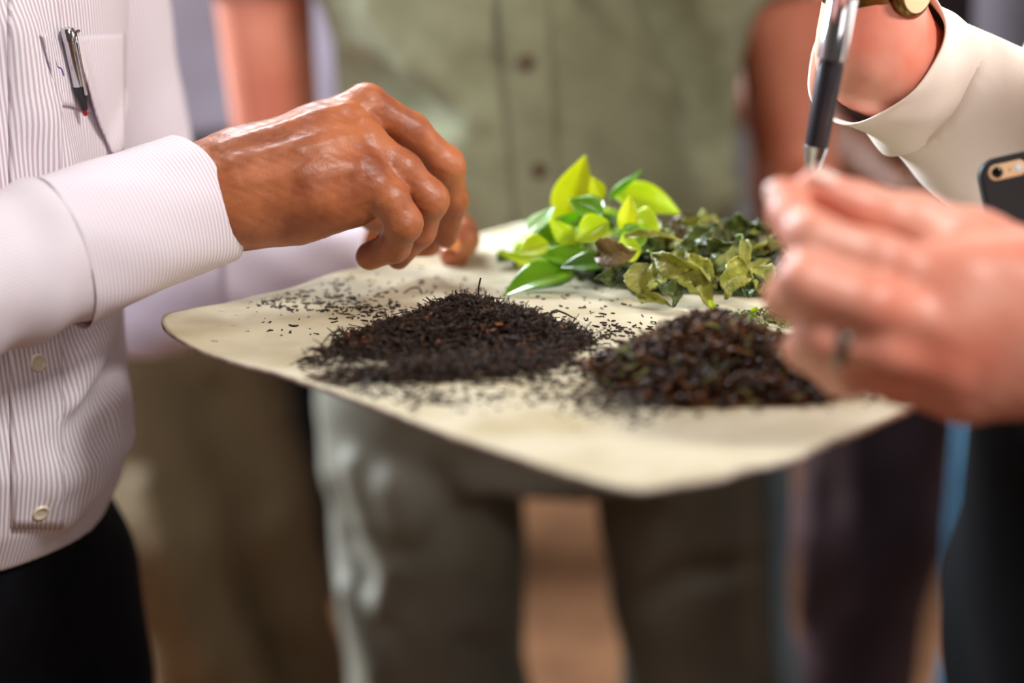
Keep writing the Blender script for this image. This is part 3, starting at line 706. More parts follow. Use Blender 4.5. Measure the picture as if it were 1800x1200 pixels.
n.chain(p3([(2050, 585, .80), (1800, 565, .80), (1700, 560, .80)]), [.041, .040, .040], .01, flat=(V(0, 1, 0), .66))
MC = [((1775, 520, .812), (1668, 500, .802), .0175, .0145), ((1775, 580, .80), (1660, 578, .790), .0175, .0145), ((1775, 630, .80), (1668, 645, .790), .0175, .0140), ((1790, 665, .80), (1695, 694, .797), .0170, .0130)]
for a, b_, r0, r1 in MC: n.cap(P(*a), P(*b_), r0, r1, .016)
n.chain(p3([(1795, 470, .83), (1715, 428, .835), (1612, 392, .835), (1510, 366, .83), (1432, 326, .825)]), [.020, .0160, .0135, .0120, .0084], .008, .016)  # thumb
fi = Shape(); fi.chain(p3([(1668, 500, .802), (1545, 458, .796), (1425, 418, .797), (1390, 382, .812), (1376, 342, .822)]), [.0145, .0125, .0122, .0100, .0080], .006); n.group(fi, .007)
fm = Shape(); fm.chain(p3([(1660, 578, .790), (1530, 535, .780), (1412, 497, .781), (1384, 522, .805), (1408, 548, .832)]), [.0148, .0128, .0125, .0104, .0088], .006); n.group(fm, .007)
fr = Shape(); fr.chain(p3([(1668, 645, .790), (1552, 612, .783), (1440, 588, .787), (1416, 614, .808), (1440, 640, .83)]), [.0140, .0122, .0120, .0098, .0082], .006); n.group(fr, .007)
fl_ = Shape(); fl_.chain(p3([(1695, 694, .797), (1592, 672, .794), (1498, 648, .799), (1474, 662, .818), (1494, 678, .838)]), [.0130, .0108, .0106, .0088, .0075], .006); n.group(fl_, .007)
n.disp(crinkle(.00022, 330))
partsR = [polygonize(bR, (.10, .68, .04), (.95, 1.55, 1.84), .011), polygonize(n, P(1330, 800, .76)-.04, P(2060, 260, .86)+.04, .0019)]
aw = nrm(wrB-cB); hs = Shape(); hs.cap(wrB-aw*.06, wrB, .0285, .026, .01); hand_shape(hs, wrB, nrm(P(1455, -165, .985)-wrB), V(-.25, .2, -1), V(-1, 0, 0), .95, .75)
partsR.append(polygonize(hs, wrB-.2, wrB+.2, .0032))
manR = tag(mesh_np('person', partsR, M['skin_pink']), 'person in a cream shirt and black trousers pinching with a ringed hand over the sheet', 'person')
hh = Shape(); hh.ell(hcR+V(0, 0, .030)-FR.f*.014, (.083, .100, .103), R_); hh.cut(hcR+FR.f*.065+V(0, 0, .05), FR.f*.8+V(0, 0, -.6)); hh.cut(hcR-V(0, 0, .05), V(0, 0, -1))
sdf_obj('hair', hh, hcR-.16, hcR+.18, .007, M['hair'], manR)
cs = Shape(); torso_loft(FR, cs, .018, 1.05, 1.475)
g_ = Shape(); g_.chain([shN, elN, elN+(wrN-elN)*.55], [.068, .060, .050], .02); g_.cut(elN+(wrN-elN)*.5, wrN-elN); cs.group(g_, .03)
cs.cap(P(1815, 520, 1.035), FR(.05, .03, 1.17), .034, .06, .05); cs.disp(folds(.004, 18, 14, 16, 5))
sdf_obj('shirt', cs, (.18, .68, .92), (.95, 1.50, 1.54), .007, M['cream_shirt'], manR, smooth_it=1)
cM = cB-axr*.05
sv = Shape(); sv.chain([shB, elB, cM], [.066, .064, .047], .03); sv.cut(cM+axr*.004, axr)
sv.disp(folds(.0040, 24, 12, 18, 2))
sdf_obj('sleeve', sv, np.minimum(cM, shB)-.12, np.maximum(elB, shB)+.13, .0045, M['cream_shirt'], manR, smooth_it=1)
cloth_tube('cuff', cM-axr*.004, cB, .049, .047, M['cream_shirt'], manR, (0, -1, 0), .9, slant=(-.006, -.012), inner=.05, wob=.002, flare=.05)
tt = Shape(); rows = []
for z in np.linspace(.80, 1.085, 6):
    a, bb = [np.interp(z, [r[0] for r in TORSO], [r[i] for r in TORSO]) for i in (1, 2)]; p = FR(0, .012, z/1.02); rows.append((z, p[0], p[1], a+.012, bb+.040))
tt.loft(rows, FR.ang, .01, 'add', 2.3)
for s in (1, -1):
    lg = Shape(); lg.chain(lgR[s], [.112, .090, .075], .05); lg.cut(V(0, 0, .045), V(0, 0, -1)); tt.group(lg, .03)
tt.disp(folds(.003, 10, 8, 14, 2))
sdf_obj('trousers', tt, (.22, .8, .02), (.78, 1.42, 1.12), .009, M['black_cloth'], manR, smooth_it=1)
for s in (1, -1):
    an = lgR[s][2]; c = V(an[0], an[1], 0); so = Shape(); so.cap(c-FR.f*.03+V(0, 0, .045), c+FR.f*.13+V(0, 0, .028), .042, .036, .02, (V(0, 0, 1), .85)); so.cap(c+V(0, 0, .05), c+V(0, 0, .10), .044, .04, .02); so.cut(V(0, 0, .006), V(0, 0, -1))
    sdf_obj('shoe', so, c-V(.2, .2, .01), c+V(.2, .2, .16), .007, M['shoe'], manR)
def tip_nail(b_, t_, up_, r_, L, W, nm):
    b_, t_ = P(*b_), P(*t_); a_ = nrm(t_-b_); u_ = nrm(np.array(up_, float)); u_ = nrm(u_-a_*(u_ @ a_)); nail(t_+u_*(r_+.0006)-a_*.001, a_, u_, L, W, M['nail_pale'], manR, nm)
tip_nail((1510, 366, .83), (1432, 326, .825), (.1, -.35, .9), .0084, .0062, .0060, 'thumbnail')
tip_nail((1390, 382, .812), (1376, 342, .822), (-1, -.45, .1), .0080, .0058, .0052, 'fingernail')
def torus_np(c, ax_, R, r, N=40, Mn=10, sq=1.0, wide_=1.0, up_=None, flat2=1.0):
    ax_ = nrm(ax_); u = nrm(np.cross(ax_, V(0, 0, 1) if up_ is None else up_)); v_ = np.cross(ax_, u); vs = []
    for i in range(N):
        a = 2*PI*i/N; rd = u*math.cos(a)*flat2+v_*math.sin(a)
        for j in range(Mn): b_ = 2*PI*j/Mn; vs.append(c+rd*(R+r*math.cos(b_))+ax_*r*wide_*math.sin(b_))
    q = [[i*Mn+j, ((i+1) % N)*Mn+j, ((i+1) % N)*Mn+(j+1) % Mn, i*Mn+(j+1) % Mn] for i in range(N) for j in range(Mn)]
    return np.array(vs), np.array(q)
ra, rb = P(1552, 612, .783), P(1440, 588, .787); rc = ra*.35+rb*.65
tag(mesh_np('ring', [torus_np(rc, rb-ra, .0124, .0012, wide_=2.6)], M['ring']), 'dull silver band on a finger of the near pinching hand', 'ring')
# watch on the raised arm
wc = wrB-aw*.042; wt = tag(bpy.data.objects.new('wristwatch', None), 'gold wristwatch on the raised wrist above the cream cuff', 'watch'); C.objects.link(wt); wt.location = wc
def rel(o, root): o.parent = root; o.matrix_parent_inverse = Matrix.Translation(-Vector(root.location)); return o
rel(mesh_np('strap', [torus_np(wc, aw, .0300, .0016, wide_=5)], M['gold']), wt)
wd = nrm(np.cross(aw, V(0, 1, 0))); wd = wd if wd[2] > 0 else -wd; wdd = nrm(wd*.6+V(0, -.8, 0)-aw*(aw @ (wd*.6+V(0, -.8, 0))))
cz = rel(tube_obj('case', [wc+wdd*.0285, wc+wdd*.029, wc+wdd*.0345, wc+wdd*.0365], [.0150, .0165, .0165, .0135], M['gold'], None, 32), wt)
rel(tube_obj('dial', [wc+wdd*.0362, wc+wdd*.0370], [.0132, .0130], M['phone_gold'], None, 32), wt)
# pen-like pointer hanging from the raised hand
q0, q1 = P(1489, -45, 1.0), P(1426, 305, 1.0); d_ = q1-q0
ptr = tag(tube_obj('pen', [q0, q0+d_*.03, q0+d_*.40, q0+d_*.43, q0+d_*.46, q0+d_*.85, q0+d_*.92, q1], [.005, .0082, .0086, .0070, .0078, .0070, .0052, .0022], M['dark_plastic'], None, 18), 'dark pen with bright silver top held upright beside the cream cuff', 'pen')
tube_obj('cap', [q0-d_*.015, q0, q0+d_*.42], [.006, .0088, .0088], M['silver'], ptr, 18)['label'] = 'bright silver cap'
tube_obj('tip', [q0+d_*.86, q0+d_*.97], [.0076, .0046], M['silver'], ptr, 14)
# phone in breast pocket
ph_n = nrm(V(-.25, -1, .28)); ph_up = nrm(V(.02, .25, 1)); 
def rbox(name, c, X, Yv, Z, hx, hy, hz, r, m, parent=None, hres=.0013):
    Rm = np.stack([X, Yv, Z], 1)
    def f(Pp):
        q = np.abs((Pp-c) @ Rm); a = np.stack([q[:, 0]-hx+r, q[:, 1]-hy+r], 1); d2 = np.linalg.norm(np.maximum(a, 0), axis=1)+np.minimum(a.max(1), 0)-r
        e = .0012; b2 = np.stack([d2+e, q[:, 2]-hz+e], 1); return np.linalg.norm(np.maximum(b2, 0), axis=1)+np.minimum(b2.max(1), 0)-e
    rad = np.abs(X)*hx+np.abs(Yv)*hy+np.abs(Z)*hz+.006
    return sdf_obj(name, f, c-rad, c+rad, hres, m, parent)
tilt = math.radians(13); pX0 = nrm(np.cross(V(0, .25, 1), V(0, 1, -.25))); Zp = nrm(V(-.10, -1, .20)); Xp = nrm(V(math.cos(tilt), 0, math.sin(tilt))); Xp = nrm(Xp-Zp*(Xp @ Zp)); Yp = np.cross(Zp, Xp)
if Yp[2] < 0: Yp = -Yp
tl = P(1713, 285, 1.0); pcn = tl+Xp*.035-Yp*.069
phone = tag(rbox('phone', pcn, Xp, Yp, Zp, .035, .069, .0052, .011, M['phone_black']), 'black cased phone with pale gold camera plate tucked against the cream shirt', 'phone')
cp = tl+Xp*.0165-Yp*.0088+Zp*.0052
plate = rbox('camera_plate', cp, Xp, Yp, Zp, .0115, .0050, .0007, .0049, M['phone_gold'], phone, .0006); plate['label'] = 'pale gold camera plate'
for nm, off, r_, mm in (('lens', -.0060, .0034, 'glass_black'), ('microphone', .0012, .0006, 'glass_black'), ('flash', .0062, .0021, 'paper')):
    a = cp+Xp*off+Zp*.0006; tube_obj(nm, [a-Zp*.0005, a+Zp*.0003, a+Zp*.00045], [r_, r_, r_*.6], M[mm], plate, 20)
# small pale notebook edge behind the cream sleeve
nb = P(1676, 312, 2.08); tag(rbox('notebook', nb, nrm(V(1, 0, -.9)), nrm(V(.9, 0, 1)), V(0, -1, 0), .035, .022, .004, .003, M['paper'], None, .002), 'pale blue notebook tucked behind the cream sleeve', 'notebook')
#MARK_SHEET
# ------------------------------------------------------------------ the sheet of card
bpix = [(284, 577), (292, 566), (320, 556), (352, 545), (400, 538), (500, 512), (600, 485), (700, 460), (790, 433), (860, 412), (902, 400)]
loop = [Q(*p)[:2] for p in bpix] + [V(.012, 1.374), V(.035, 1.365), V(.15, 1.20), V(.24, 1.075), V(.298, .985), V(.296, .955)]
loop += [Q(*p)[:2] for p in [(1668, 697), (1628, 716), (1500, 768), (1400, 806), (1330, 826), (1300, 845), (1268, 860), (1200, 864), (1120, 868), (1080, 862), (1000, 838), (900, 803), (800, 770), (700, 733), (600, 700), (500, 667), (400, 638), (340, 618), (305, 600), (288, 588)]]
loop = np.array(loop); nl = len(loop)
seg = np.linalg.norm(np.roll(loop, -1, 0)-loop, axis=1); cum = np.concatenate([[0], np.cumsum(seg)])
NB = 360; bl_ = []
for t in np.linspace(0, cum[-1], NB, endpoint=False):
    i = np.searchsorted(cum, t, 'right')-1; u = (t-cum[i])/seg[i]; bl_.append(loop[i]*(1-u)+loop[(i+1) % nl]*u)
bl_ = np.array(bl_)
for _ in range(1): bl_ = (np.roll(bl_, 1, 0)+2*bl_+np.roll(bl_, -1, 0))/4
rim_noise = np.interp(np.arange(NB), np.arange(0, NB+6, 6), np.append(RNG.normal(0, .0007, NB//6), 0.0))
cen = bl_.mean(0); outd = (bl_-cen)/np.linalg.norm(bl_-cen, axis=1)[:, None]
bl_ = bl_+outd*rim_noise[:, None]
NR = 60; vs = [np.append(cen, 0)]
for r_ in range(1, NR+1):
    t = (r_/NR)**.8; ring_ = cen+(bl_-cen)*t; vs += [np.append(p, 0) for p in ring_]
vs = np.array(vs)
def sheet_z(x, y):
    und = .0012*np.sin(x*23+1)*np.sin(y*19+.5)+.0006*np.sin(x*60+y*45)
    fold = .0018*np.exp(-((x*.74+y*.67-.62)/.012)**2)
    return ZB+und-fold*0
und = sheet_z(vs[:, 0], vs[:, 1])
rr_ = np.concatenate([[0], np.repeat((np.arange(1, NR+1)/NR)**.8, NB)])
fold_c = Q(1275, 852)[:2]; dcor = np.linalg.norm(vs[:, :2]-fold_c, axis=1); lc = Q(310, 575)[:2]; dl = np.linalg.norm(vs[:, :2]-lc, axis=1)
und += .0018*np.exp(-((rr_-1)/.03)**2)+.004*np.exp(-(dcor/.03)**2)*np.clip((rr_-.85)/.15, 0, 1)+.003*np.exp(-(dl/.04)**2)
vs[:, 2] = und
tri = np.array([[0, 1+j, 1+(j+1) % NB] for j in range(NB)]); qd = np.array([[1+(i)*NB+j, 1+(i+1)*NB+j, 1+(i+1)*NB+(j+1) % NB, 1+i*NB+(j+1) % NB] for i in range(NR-1) for j in range(NB)])
M['card'] = mat('cream_card', srgb(198, 189, 164), .7, .25, noise=(22, srgb(176, 163, 130), 5, .42, .70), bump=(70, .25, .002))
M['card_edge'] = mat('worn_card_edge', srgb(205, 188, 176), .85, .2, noise=(90, srgb(150, 130, 122), 4, .35, .65), bump=(200, .5, .001))
sheet = mesh_np('card_sheet', [(vs, qd), (vs, tri)], M['card']); sheet.data.materials.append(M['card_edge'])
md = sheet.modifiers.new('t', 'SOLIDIFY'); md.thickness = .0026; md.offset = 1 if False else -1; md.material_offset_rim = 1; md.use_rim = True
if sheet.data.polygons[0].normal.z < 0: sheet.data.flip_normals()
tag(sheet, 'worn cream card sheet held level with heaps of tea on it', 'card sheet')

# ------------------------------------------------------------------ tea strands
M['tea'] = mat('black_tea', srgb(42, 29, 22), .55, .22, noise=(160, srgb(84, 58, 40), 3, .5, .72))
M['tea_brown'] = mat('brown_tea_shreds', srgb(46, 27, 13), .30, .2, noise=(120, srgb(124, 78, 38), 3, .48, .76))
M['tea_russet'] = mat('russet_tea_stalk', srgb(150, 84, 50), .5, .4)
M['tea_olive'] = mat('olive_tea_bits', srgb(108, 112, 54), .5, .4, noise=(90, srgb(60, 66, 30), 3, .4, .7))
def strands(n, pos, hgt, L, R, curlv, flatv, up, sides=4, segs=6):
    V_, F_ = [], []
    for i in range(n):
        x, y = pos(i); top = hgt(x, y); l = L[0]+(L[1]-L[0])*RNG.random()**1.6; r = R[0]+(R[1]-R[0])*RNG.random()
        a = RNG.random()*2*PI; el = (RNG.random()-.35)*up; d = V(math.cos(a)*math.cos(el), math.sin(a)*math.cos(el), math.sin(el))
        s1, s2 = RNG.normal(0, curlv, 3), RNG.normal(0, curlv, 3); t = np.linspace(-.5, .5, segs)[:, None]
        pts = d*t*l + s1*(t**2-.08)*l*2 + s2*np.sin(t*9)*l*.12
        c = V(x, y, 0); zt = sheet_z(x, y)+top*(.55+.5*RNG.random() if top > .003 else 1); pts = pts+c
        pts[:, 2] += zt+r*1.1
        lowest = pts[:, 2].min()-sheet_z(x, y)-r*.9
        if lowest < 0: pts[:, 2] -= lowest if top > .002 else 0
        if top <= .002: pts[:, 2] = sheet_z(x, y)+r*.9+np.abs(pts[:, 2]-pts[:, 2].mean())*.3
        rad = r*(1-.35*np.abs(np.linspace(-1, 1, segs))**2)*(1+.25*RNG.normal(0, 1, segs).clip(-1, 1))
        v, q, tr_ = tube_np(pts, rad, sides)
        if flatv < 1: v[:, 2] = v[:, 2].mean()+(v[:, 2]-v[:, 2].mean())*1.0
        o = sum(len(k_) for k_ in V_); V_.append(v); F_.append(q+o)
    return np.concatenate(V_), np.concatenate(F_)
def fast_strands(*a, **k):
    return strands(*a, **k)
def mound(name_parts, hf, cx, cy, rx, ry, n=44):
    xs = np.linspace(cx-rx, cx+rx, n); ys = np.linspace(cy-ry, cy+ry, n); vs_, q_ = [], []
    idm = {}
    for i, x in enumerate(xs):
        for j, y in enumerate(ys):
            hh_ = hf(x, y)
            vs_.append((x, y, sheet_z(x, y)-.0022+hh_*.68))
    q_ = [[i*n+j, (i+1)*n+j, (i+1)*n+j+1, i*n+j+1] for i in range(n-1) for j in range(n-1)]
    vs_ = np.array(vs_); q_ = np.array(q_)
    keep = (vs_[q_][:, :, 2].max(1)-ZB) > .0012
    return vs_, q_[keep]
def gauss_h(items):
    cs_ = [(Q(px, py)[:2], sx, sy, hh_) for px, py, sx, sy, hh_ in items]
    def f(x, y):
        s = 0
        for c, sx, sy, hh_ in cs_: s = max(s, hh_*math.exp(-(((x-c[0])/sx)**2+((y-c[1])/sy)**2)*.5))
        return s if s > .0012 else 0
    def pos(i):
        wts = np.array([c[1]*c[2]*(c[3]+.004) for c in cs_]); k = RNG.choice(len(cs_), p=wts/wts.sum()); c, sx, sy, _ = cs_[k]
        a_ = RNG.normal(size=2); rad_ = math.hypot(*a_)
        if rad_ > 2.0: a_ *= (1.2+RNG.random()*.9)/rad_
        return c[0]+a_[0]*sx, c[1]+a_[1]*sy
    return f, pos
hA, posA = gauss_h([(815, 592, .026, .026, .0235), (735, 606, .024, .022, .017), (895, 602, .022, .022, .019), (960, 604, .015, .018, .010), (645, 622, .016, .012, .007), (575, 632, .009, .006, .004),
                    (650, 668, .018, .009, .006), (750, 660, .022, .011, .009), (850, 652, .020, .012, .009), (925, 640, .018, .012, .008)])
vA, fA = strands(4600, posA, hA, (.006, .019), (.00032, .00074), .5, 1, .75, 4, 7)
mA = mound(None, hA, Q(800, 610)[0], Q(800, 620)[1], .15, .11, 70)
tag(mesh_np('black_tea_heap', [(vA, fA), mA], M['tea']), 'heap of wiry black tea strands nearest the pinching brown hand', 'tea', kind='stuff')
vR, fR = strands(60, posA, hA, (.005, .012), (.0005, .0010), .2, 1, 1.0, 4, 6)
tag(mesh_np('russet_tea_stalks', [(vR, fR)], M['tea_russet']), 'russet stalks mixed through the wiry black tea heap', 'tea', kind='stuff')
hB, posB = gauss_h([(1250, 655, .034, .032, .034), (1160, 662, .021, .026, .023), (1350, 665, .028, .027, .024), (1090, 680, .008, .012, .006), (1435, 675, .014, .013, .009), (1250, 700, .038, .013, .013)])
vB, fB = strands(3000, posB, hB, (.004, .013), (.0006, .0014), .2, 1, 1.1, 4, 5)
mB = mound(None, hB, Q(1250, 660)[0], Q(1250, 660)[1], .12, .11, 70)
tag(mesh_np('brown_tea_heap', [(vB, fB), mB], M['tea_brown']), 'heap of coarse glossy brown tea shreds nearest the ringed hand', 'tea', kind='stuff')
vO, fO = strands(150, posB, lambda x, y: hB(x, y)*1.02, (.006, .014), (.0006, .0012), .2, 1, 1.0, 4, 5)
tag(mesh_np('olive_tea_stalks', [(vO, fO)], M['tea_olive']), 'olive stalks mixed through the coarse brown tea heap', 'tea', kind='stuff')
# scattered crumbs
def inside_sheet(x, y):
    e = cen+(bl_-cen)*.975; x1, y1 = e[:, 0], e[:, 1]; x2, y2 = np.roll(x1, -1), np.roll(y1, -1)
    c_ = ((y1 > y) != (y2 > y)) & (x < (x2-x1)*(y-y1)/(y2-y1+1e-12)+x1); return c_.sum() % 2 == 1
cl = [(560, 528, 55, 10, 120), (640, 540, 40, 10, 110), (470, 532, 40, 7, 60), (690, 560, 30, 10, 70), (700, 505, 90, 16, 60), (430, 570, 60, 14, 34), (1060, 590, 50, 16, 160), (1010, 640, 50, 20, 170), (960, 680, 45, 14, 110),
      (820, 700, 60, 12, 90), (650, 690, 50, 8, 90), (740, 700, 30, 10, 70), (1060, 700, 50, 22, 110), (1130, 720, 60, 12, 70), (1480, 690, 50, 16, 60), (1050, 540, 60, 16, 30), (1560, 700, 30, 12, 12), (900, 520, 50, 22, 24), (560, 640, 24, 8, 70)]
cum_n = np.cumsum([c[4] for c in cl])
def posC(i):
    k = int(np.searchsorted(cum_n, i, 'right')); px, py, sx, sy, _ = cl[k]
    while True:
        p = Q(px+RNG.normal()*sx, py+RNG.normal()*sy)
        if inside_sheet(p[0], p[1]): return p[0], p[1]
vC, fC = strands(int(cum_n[-1]), posC, lambda x, y: 0, (.001, .006), (.0003, .0007), .35, 1, .4, 4, 5)
tag(mesh_np('scattered_tea_crumbs', [(vC, fC)], M['tea']), 'loose black tea crumbs scattered over the cream card sheet', 'tea crumbs', kind='stuff')
# single strands that stand out
def strand_obj(pix, Y, r, label):
    p = [P(x, y, Y+i_*.0) for i_, (x, y) in enumerate(pix)]
    tag(tube_obj('tea_strand', spline(p, 22), r, M['tea'], None, 6), label, 'tea strand')
strand_obj([(842, 525), (841, 508), (845, 488)], 1.055, .0006, 'tea strand standing straight up from the top of the wiry heap')
Yc = Q(740, 516)[1]
strand_obj([(708, 517), (722, 507), (736, 506), (743, 518), (752, 520), (762, 511)], Yc, .0006, 'curled loose tea strand lying just behind the wiry heap')

# ------------------------------------------------------------------ leaves
def leafmat(name, c1, c2, rough=.24, trans=.45, coat=.5, nz=60):
    return mat(name, c1, rough, .5, noise=(nz, c2, 3, .4, .7), trans=trans, coat=coat, bump=(150, .35, .001) if coat > .2 else (230, .9, .0016))
LM = {'lime': leafmat('lime_leaf', srgb(204, 224, 56), srgb(166, 204, 38)), 'yellow': leafmat('yellow_green_leaf', srgb(206, 208, 52), srgb(170, 190, 36)),
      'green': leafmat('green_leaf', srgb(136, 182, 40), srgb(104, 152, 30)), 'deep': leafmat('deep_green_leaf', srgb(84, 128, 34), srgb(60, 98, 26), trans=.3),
      'pale': leafmat('pale_leaf_back', srgb(160, 186, 120), srgb(130, 165, 96), trans=.3),
      'olive': leafmat('olive_withered_leaf', srgb(170, 170, 76), srgb(122, 128, 50), .42, .22, .15), 'moss': leafmat('moss_withered_leaf', srgb(104, 120, 56), srgb(72, 84, 38), .42, .18, .15),
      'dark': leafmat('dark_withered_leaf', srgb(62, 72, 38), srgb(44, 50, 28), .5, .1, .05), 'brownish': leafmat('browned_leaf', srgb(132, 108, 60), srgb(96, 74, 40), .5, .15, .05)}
LEAF_CACHE = []
def leaf_mesh(L, W, fold=.3, bend=.5, twist=0, crink=0, serr=.0, seed=0, side=0, nu=18, nv=9):
    rg = np.random.default_rng(seed); ph = rg.random(6)*6.28; vs = []
    ang = 0; pos = V(0, 0, 0); step = L/(nu-1)
    for i in range(nu):
        t = i/(nu-1); a = bend*(t-.15); d = V(math.cos(a), 0, math.sin(a)); up = V(-math.sin(a), 0, math.cos(a))
        wd = W*.5*(math.sin(PI*min(1, t**.80))**1.05)*(1-.12*t)*1.10+.0003
        
        tw = twist*t
        for j in range(nv):
            s = j/(nv-1)*2-1; ed = 1+serr*math.sin(t*60+ph[0])*abs(s)**3
            lat = s*wd*ed; f_ = fold
            y_ = lat*math.cos(f_); z_ = abs(lat)*math.sin(f_)
            z_ += crink*(math.sin(t*14+ph[1]+s*3)*abs(s)+.6*math.sin(t*25+s*7+ph[2]))*W*.12+side*lat*s*8*0
            yy = y_*math.cos(tw)-z_*math.sin(tw); zz = y_*math.sin(tw)+z_*math.cos(tw)
            yy += crink*.35*math.sin(t*7+ph[3])*W*.3
            vs.append(pos+V(0, yy, 0)+up*zz)
        pos = pos+d*step
    q = [[i*nv+j, (i+1)*nv+j, (i+1)*nv+j+1, i*nv+j+1] for i in range(nu-1) for j in range(nv-1)]
    return np.array(vs), np.array(q)
def leaf(base, tip, nhint, W, m, label, fold=.3, bend=.5, twist=0, crink=0, serr=0, seed=0, group=None, name='tea_leaf', cat='leaf', stem=None, minz=True):
    base, tip = np.array(base, float), np.array(tip, float)
    L = np.linalg.norm(tip-base)*(1+.05*bend*bend); v, q = leaf_mesh(L, W, fold, bend, twist, crink, serr, seed)
    # rotate so that the chord of the curved midrib runs from base to tip
    end = v[-5]; ce = nrm(end); d = nrm(tip-base); n_ = nrm(np.array(nhint, float)-d*(np.array(nhint) @ d)); b_ = np.cross(n_, d)
    cz = np.cross(ce, V(0, 1, 0)); cz = nrm(cz) if cz[2] > 0 else -nrm(cz); cy = np.cross(cz, ce)
    loc = np.stack([v @ ce, v @ cy, v @ cz], 1); wv = base+loc @ np.stack([d, b_, n_])
    if minz:
        low = (wv[:, 2]-sheet_z(wv[:, 0], wv[:, 1])).min()
        if low < .0008: wv[:, 2] = np.maximum(wv[:, 2], sheet_z(wv[:, 0], wv[:, 1])+.0008+.0008*RNG.random())
    ob = mesh_np(name, [(wv, q)], LM[m]); md = ob.modifiers.new('t', 'SOLIDIFY'); md.thickness = .0003; md.offset = 0
    if stem is not None:
        rel_ = tube_obj('stem', spline([base+d*.002, base-d*.004+V(0, 0, -.001), base+np.array(stem)], 8), [.0007]*4+[.0008]*4, LM['pale'] if m != 'brownish' else LM['brownish'], ob, 6)
    tag(ob, label, cat, group); return ob
cam_n = V(0, -1, .25)
# under-heaps of broken leaf
def litter(n, items, m, name, label, sz=(.004, .012), seed=3):
    hf, pos = gauss_h(items); vs_, fs_, o = [], [], 0
    for i in range(n):
        x, y = pos(i); tp = hf(x, y); l = sz[0]+(sz[1]-sz[0])*RNG.random(); v, q = leaf_mesh(l, l*.5, .3+RNG.random()*.5, RNG.normal()*.8, RNG.normal()*.5, .8, 0, int(RNG.integers(1e6)), nu=7, nv=5)
        a, b_, c_ = RNG.random()*6.28, RNG.normal()*.5, RNG.normal()*.6
        Rz = np.array(Matrix.Rotation(a, 3, 'Z') @ Matrix.Rotation(b_, 3, 'Y') @ Matrix.Rotation(c_, 3, 'X')); v = v @ Rz.T+V(x, y, sheet_z(x, y)+tp*(.5+.5*RNG.random()))
        v[:, 2] = np.maximum(v[:, 2], sheet_z(v[:, 0], v[:, 1])+.0006); vs_.append(v); fs_.append(q+o); o += len(v)
    c0_ = Q(items[0][0], items[0][1]); md_ = mound(None, hf, c0_[0], c0_[1], .16, .14, 60)
    ob = mesh_np(name, [(np.concatenate(vs_), np.concatenate(fs_)), md_], m)
    return tag(ob, label, 'leaf litter', kind='stuff')
GI = [(985, 458, .022, .030, .020), (1055, 450, .024, .030, .027)]; WI = [(1220, 480, .046, .036, .030), (1130, 480, .028, .032, .020), (1320, 490, .026, .032, .028)]
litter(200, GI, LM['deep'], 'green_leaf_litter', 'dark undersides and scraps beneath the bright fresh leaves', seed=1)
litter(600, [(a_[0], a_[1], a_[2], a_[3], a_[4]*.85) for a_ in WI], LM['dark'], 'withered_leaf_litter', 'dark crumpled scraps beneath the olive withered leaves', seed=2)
litter(220, [(1340, 565, .022, .016, .006), (1260, 570, .022, .008, .004), (1390, 560, .016, .014, .009)], LM['moss'], 'olive_leaf_crumbs', 'small olive leaf crumbs between withered leaves and the ringed hand', sz=(.002, .007))
def LF(b, t, W, m, label, n=cam_n, **k): return leaf(P(*b), P(*t), n, W, m, label, **k)
fr_ = 'fresh leaves in the bright heap'
LF((990, 402, 1.215), (1029, 272, 1.225), .030, 'yellow', 'large upright yellow-green leaf at the very top of the fresh heap', n=V(-.25, -1, .2), fold=.25, bend=.35, seed=1)
LF((1078, 340, 1.22), (1197, 376, 1.215), .025, 'lime', 'broad rounded light green leaf on top beside the withered heap', n=V(.1, -.8, .6), fold=.35, bend=-.6, seed=2)
LF((1068, 352, 1.20), (1129, 297, 1.21), .012, 'green', 'narrow curled blade arching up over the broad rounded leaf', n=V(-.5, -.3, .8), fold=.7, bend=.7, seed=3)
LF((1058, 352, 1.20), (1040, 310, 1.205), .012, 'yellow', 'small yellow bud leaf just right of the large upright leaf', fold=.3, bend=.2, seed=4)
LF((1098, 412, 1.16), (1106, 343, 1.165), .015, 'yellow', 'small upright yellow leaf in front of the broad rounded leaf', n=V(.2, -1, .2), fold=.35, bend=-.4, seed=5)
LF((925, 412, 1.185), (975, 362, 1.195), .022, 'pale', 'glossy pale leaf glinting at the far left shoulder of the fresh heap', n=V(-.4, -.3, 1), fold=.2, bend=.4, seed=6)
LF((1035, 392, 1.18), (1060, 352, 1.19), .016, 'pale', 'small glinting leaf standing mid-heap under the yellow bud leaf', n=V(-.4, -.4, .9), fold=.2, bend=.4, seed=7)
LF((935, 432, 1.175), (1042, 365, 1.19), .018, 'green', 'long folded green leaf slanting across the base of the upright leaf', n=V(0, -.8, .6), fold=.6, bend=.5, seed=8)
LF((978, 425, 1.165), (1008, 398, 1.17), .026, 'lime', 'squarish bright lime leaf in the middle of the fresh heap', n=V(0, -1, .4), fold=.3, bend=.4, crink=.3, seed=9)
LF((1070, 388, 1.16), (1010, 425, 1.155), .024, 'lime', 'pale folded leaf beneath the small upright yellow leaf', n=V(0, -.8, .7), fold=.4, bend=.5, seed=10)
LF((965, 428, 1.155), (912, 448, 1.15), .020, 'lime', 'bright leaf lying at the outer edge above the card', n=V(-.2, -.7, .8), fold=.25, bend=-.4, seed=11)
LF((1000, 468, 1.17), (872, 442, 1.19), .014, 'lime', 'slender pointed leaf reaching out low over the card', n=V(0, -.6, .8), fold=.35, bend=.5, seed=12)
LF((1006, 473, 1.15), (884, 521, 1.12), .026, 'green', 'lowest glossy leaf lying on the card with a white glint', n=V(-.1, -.55, .9), fold=.3, bend=-.5, seed=13)
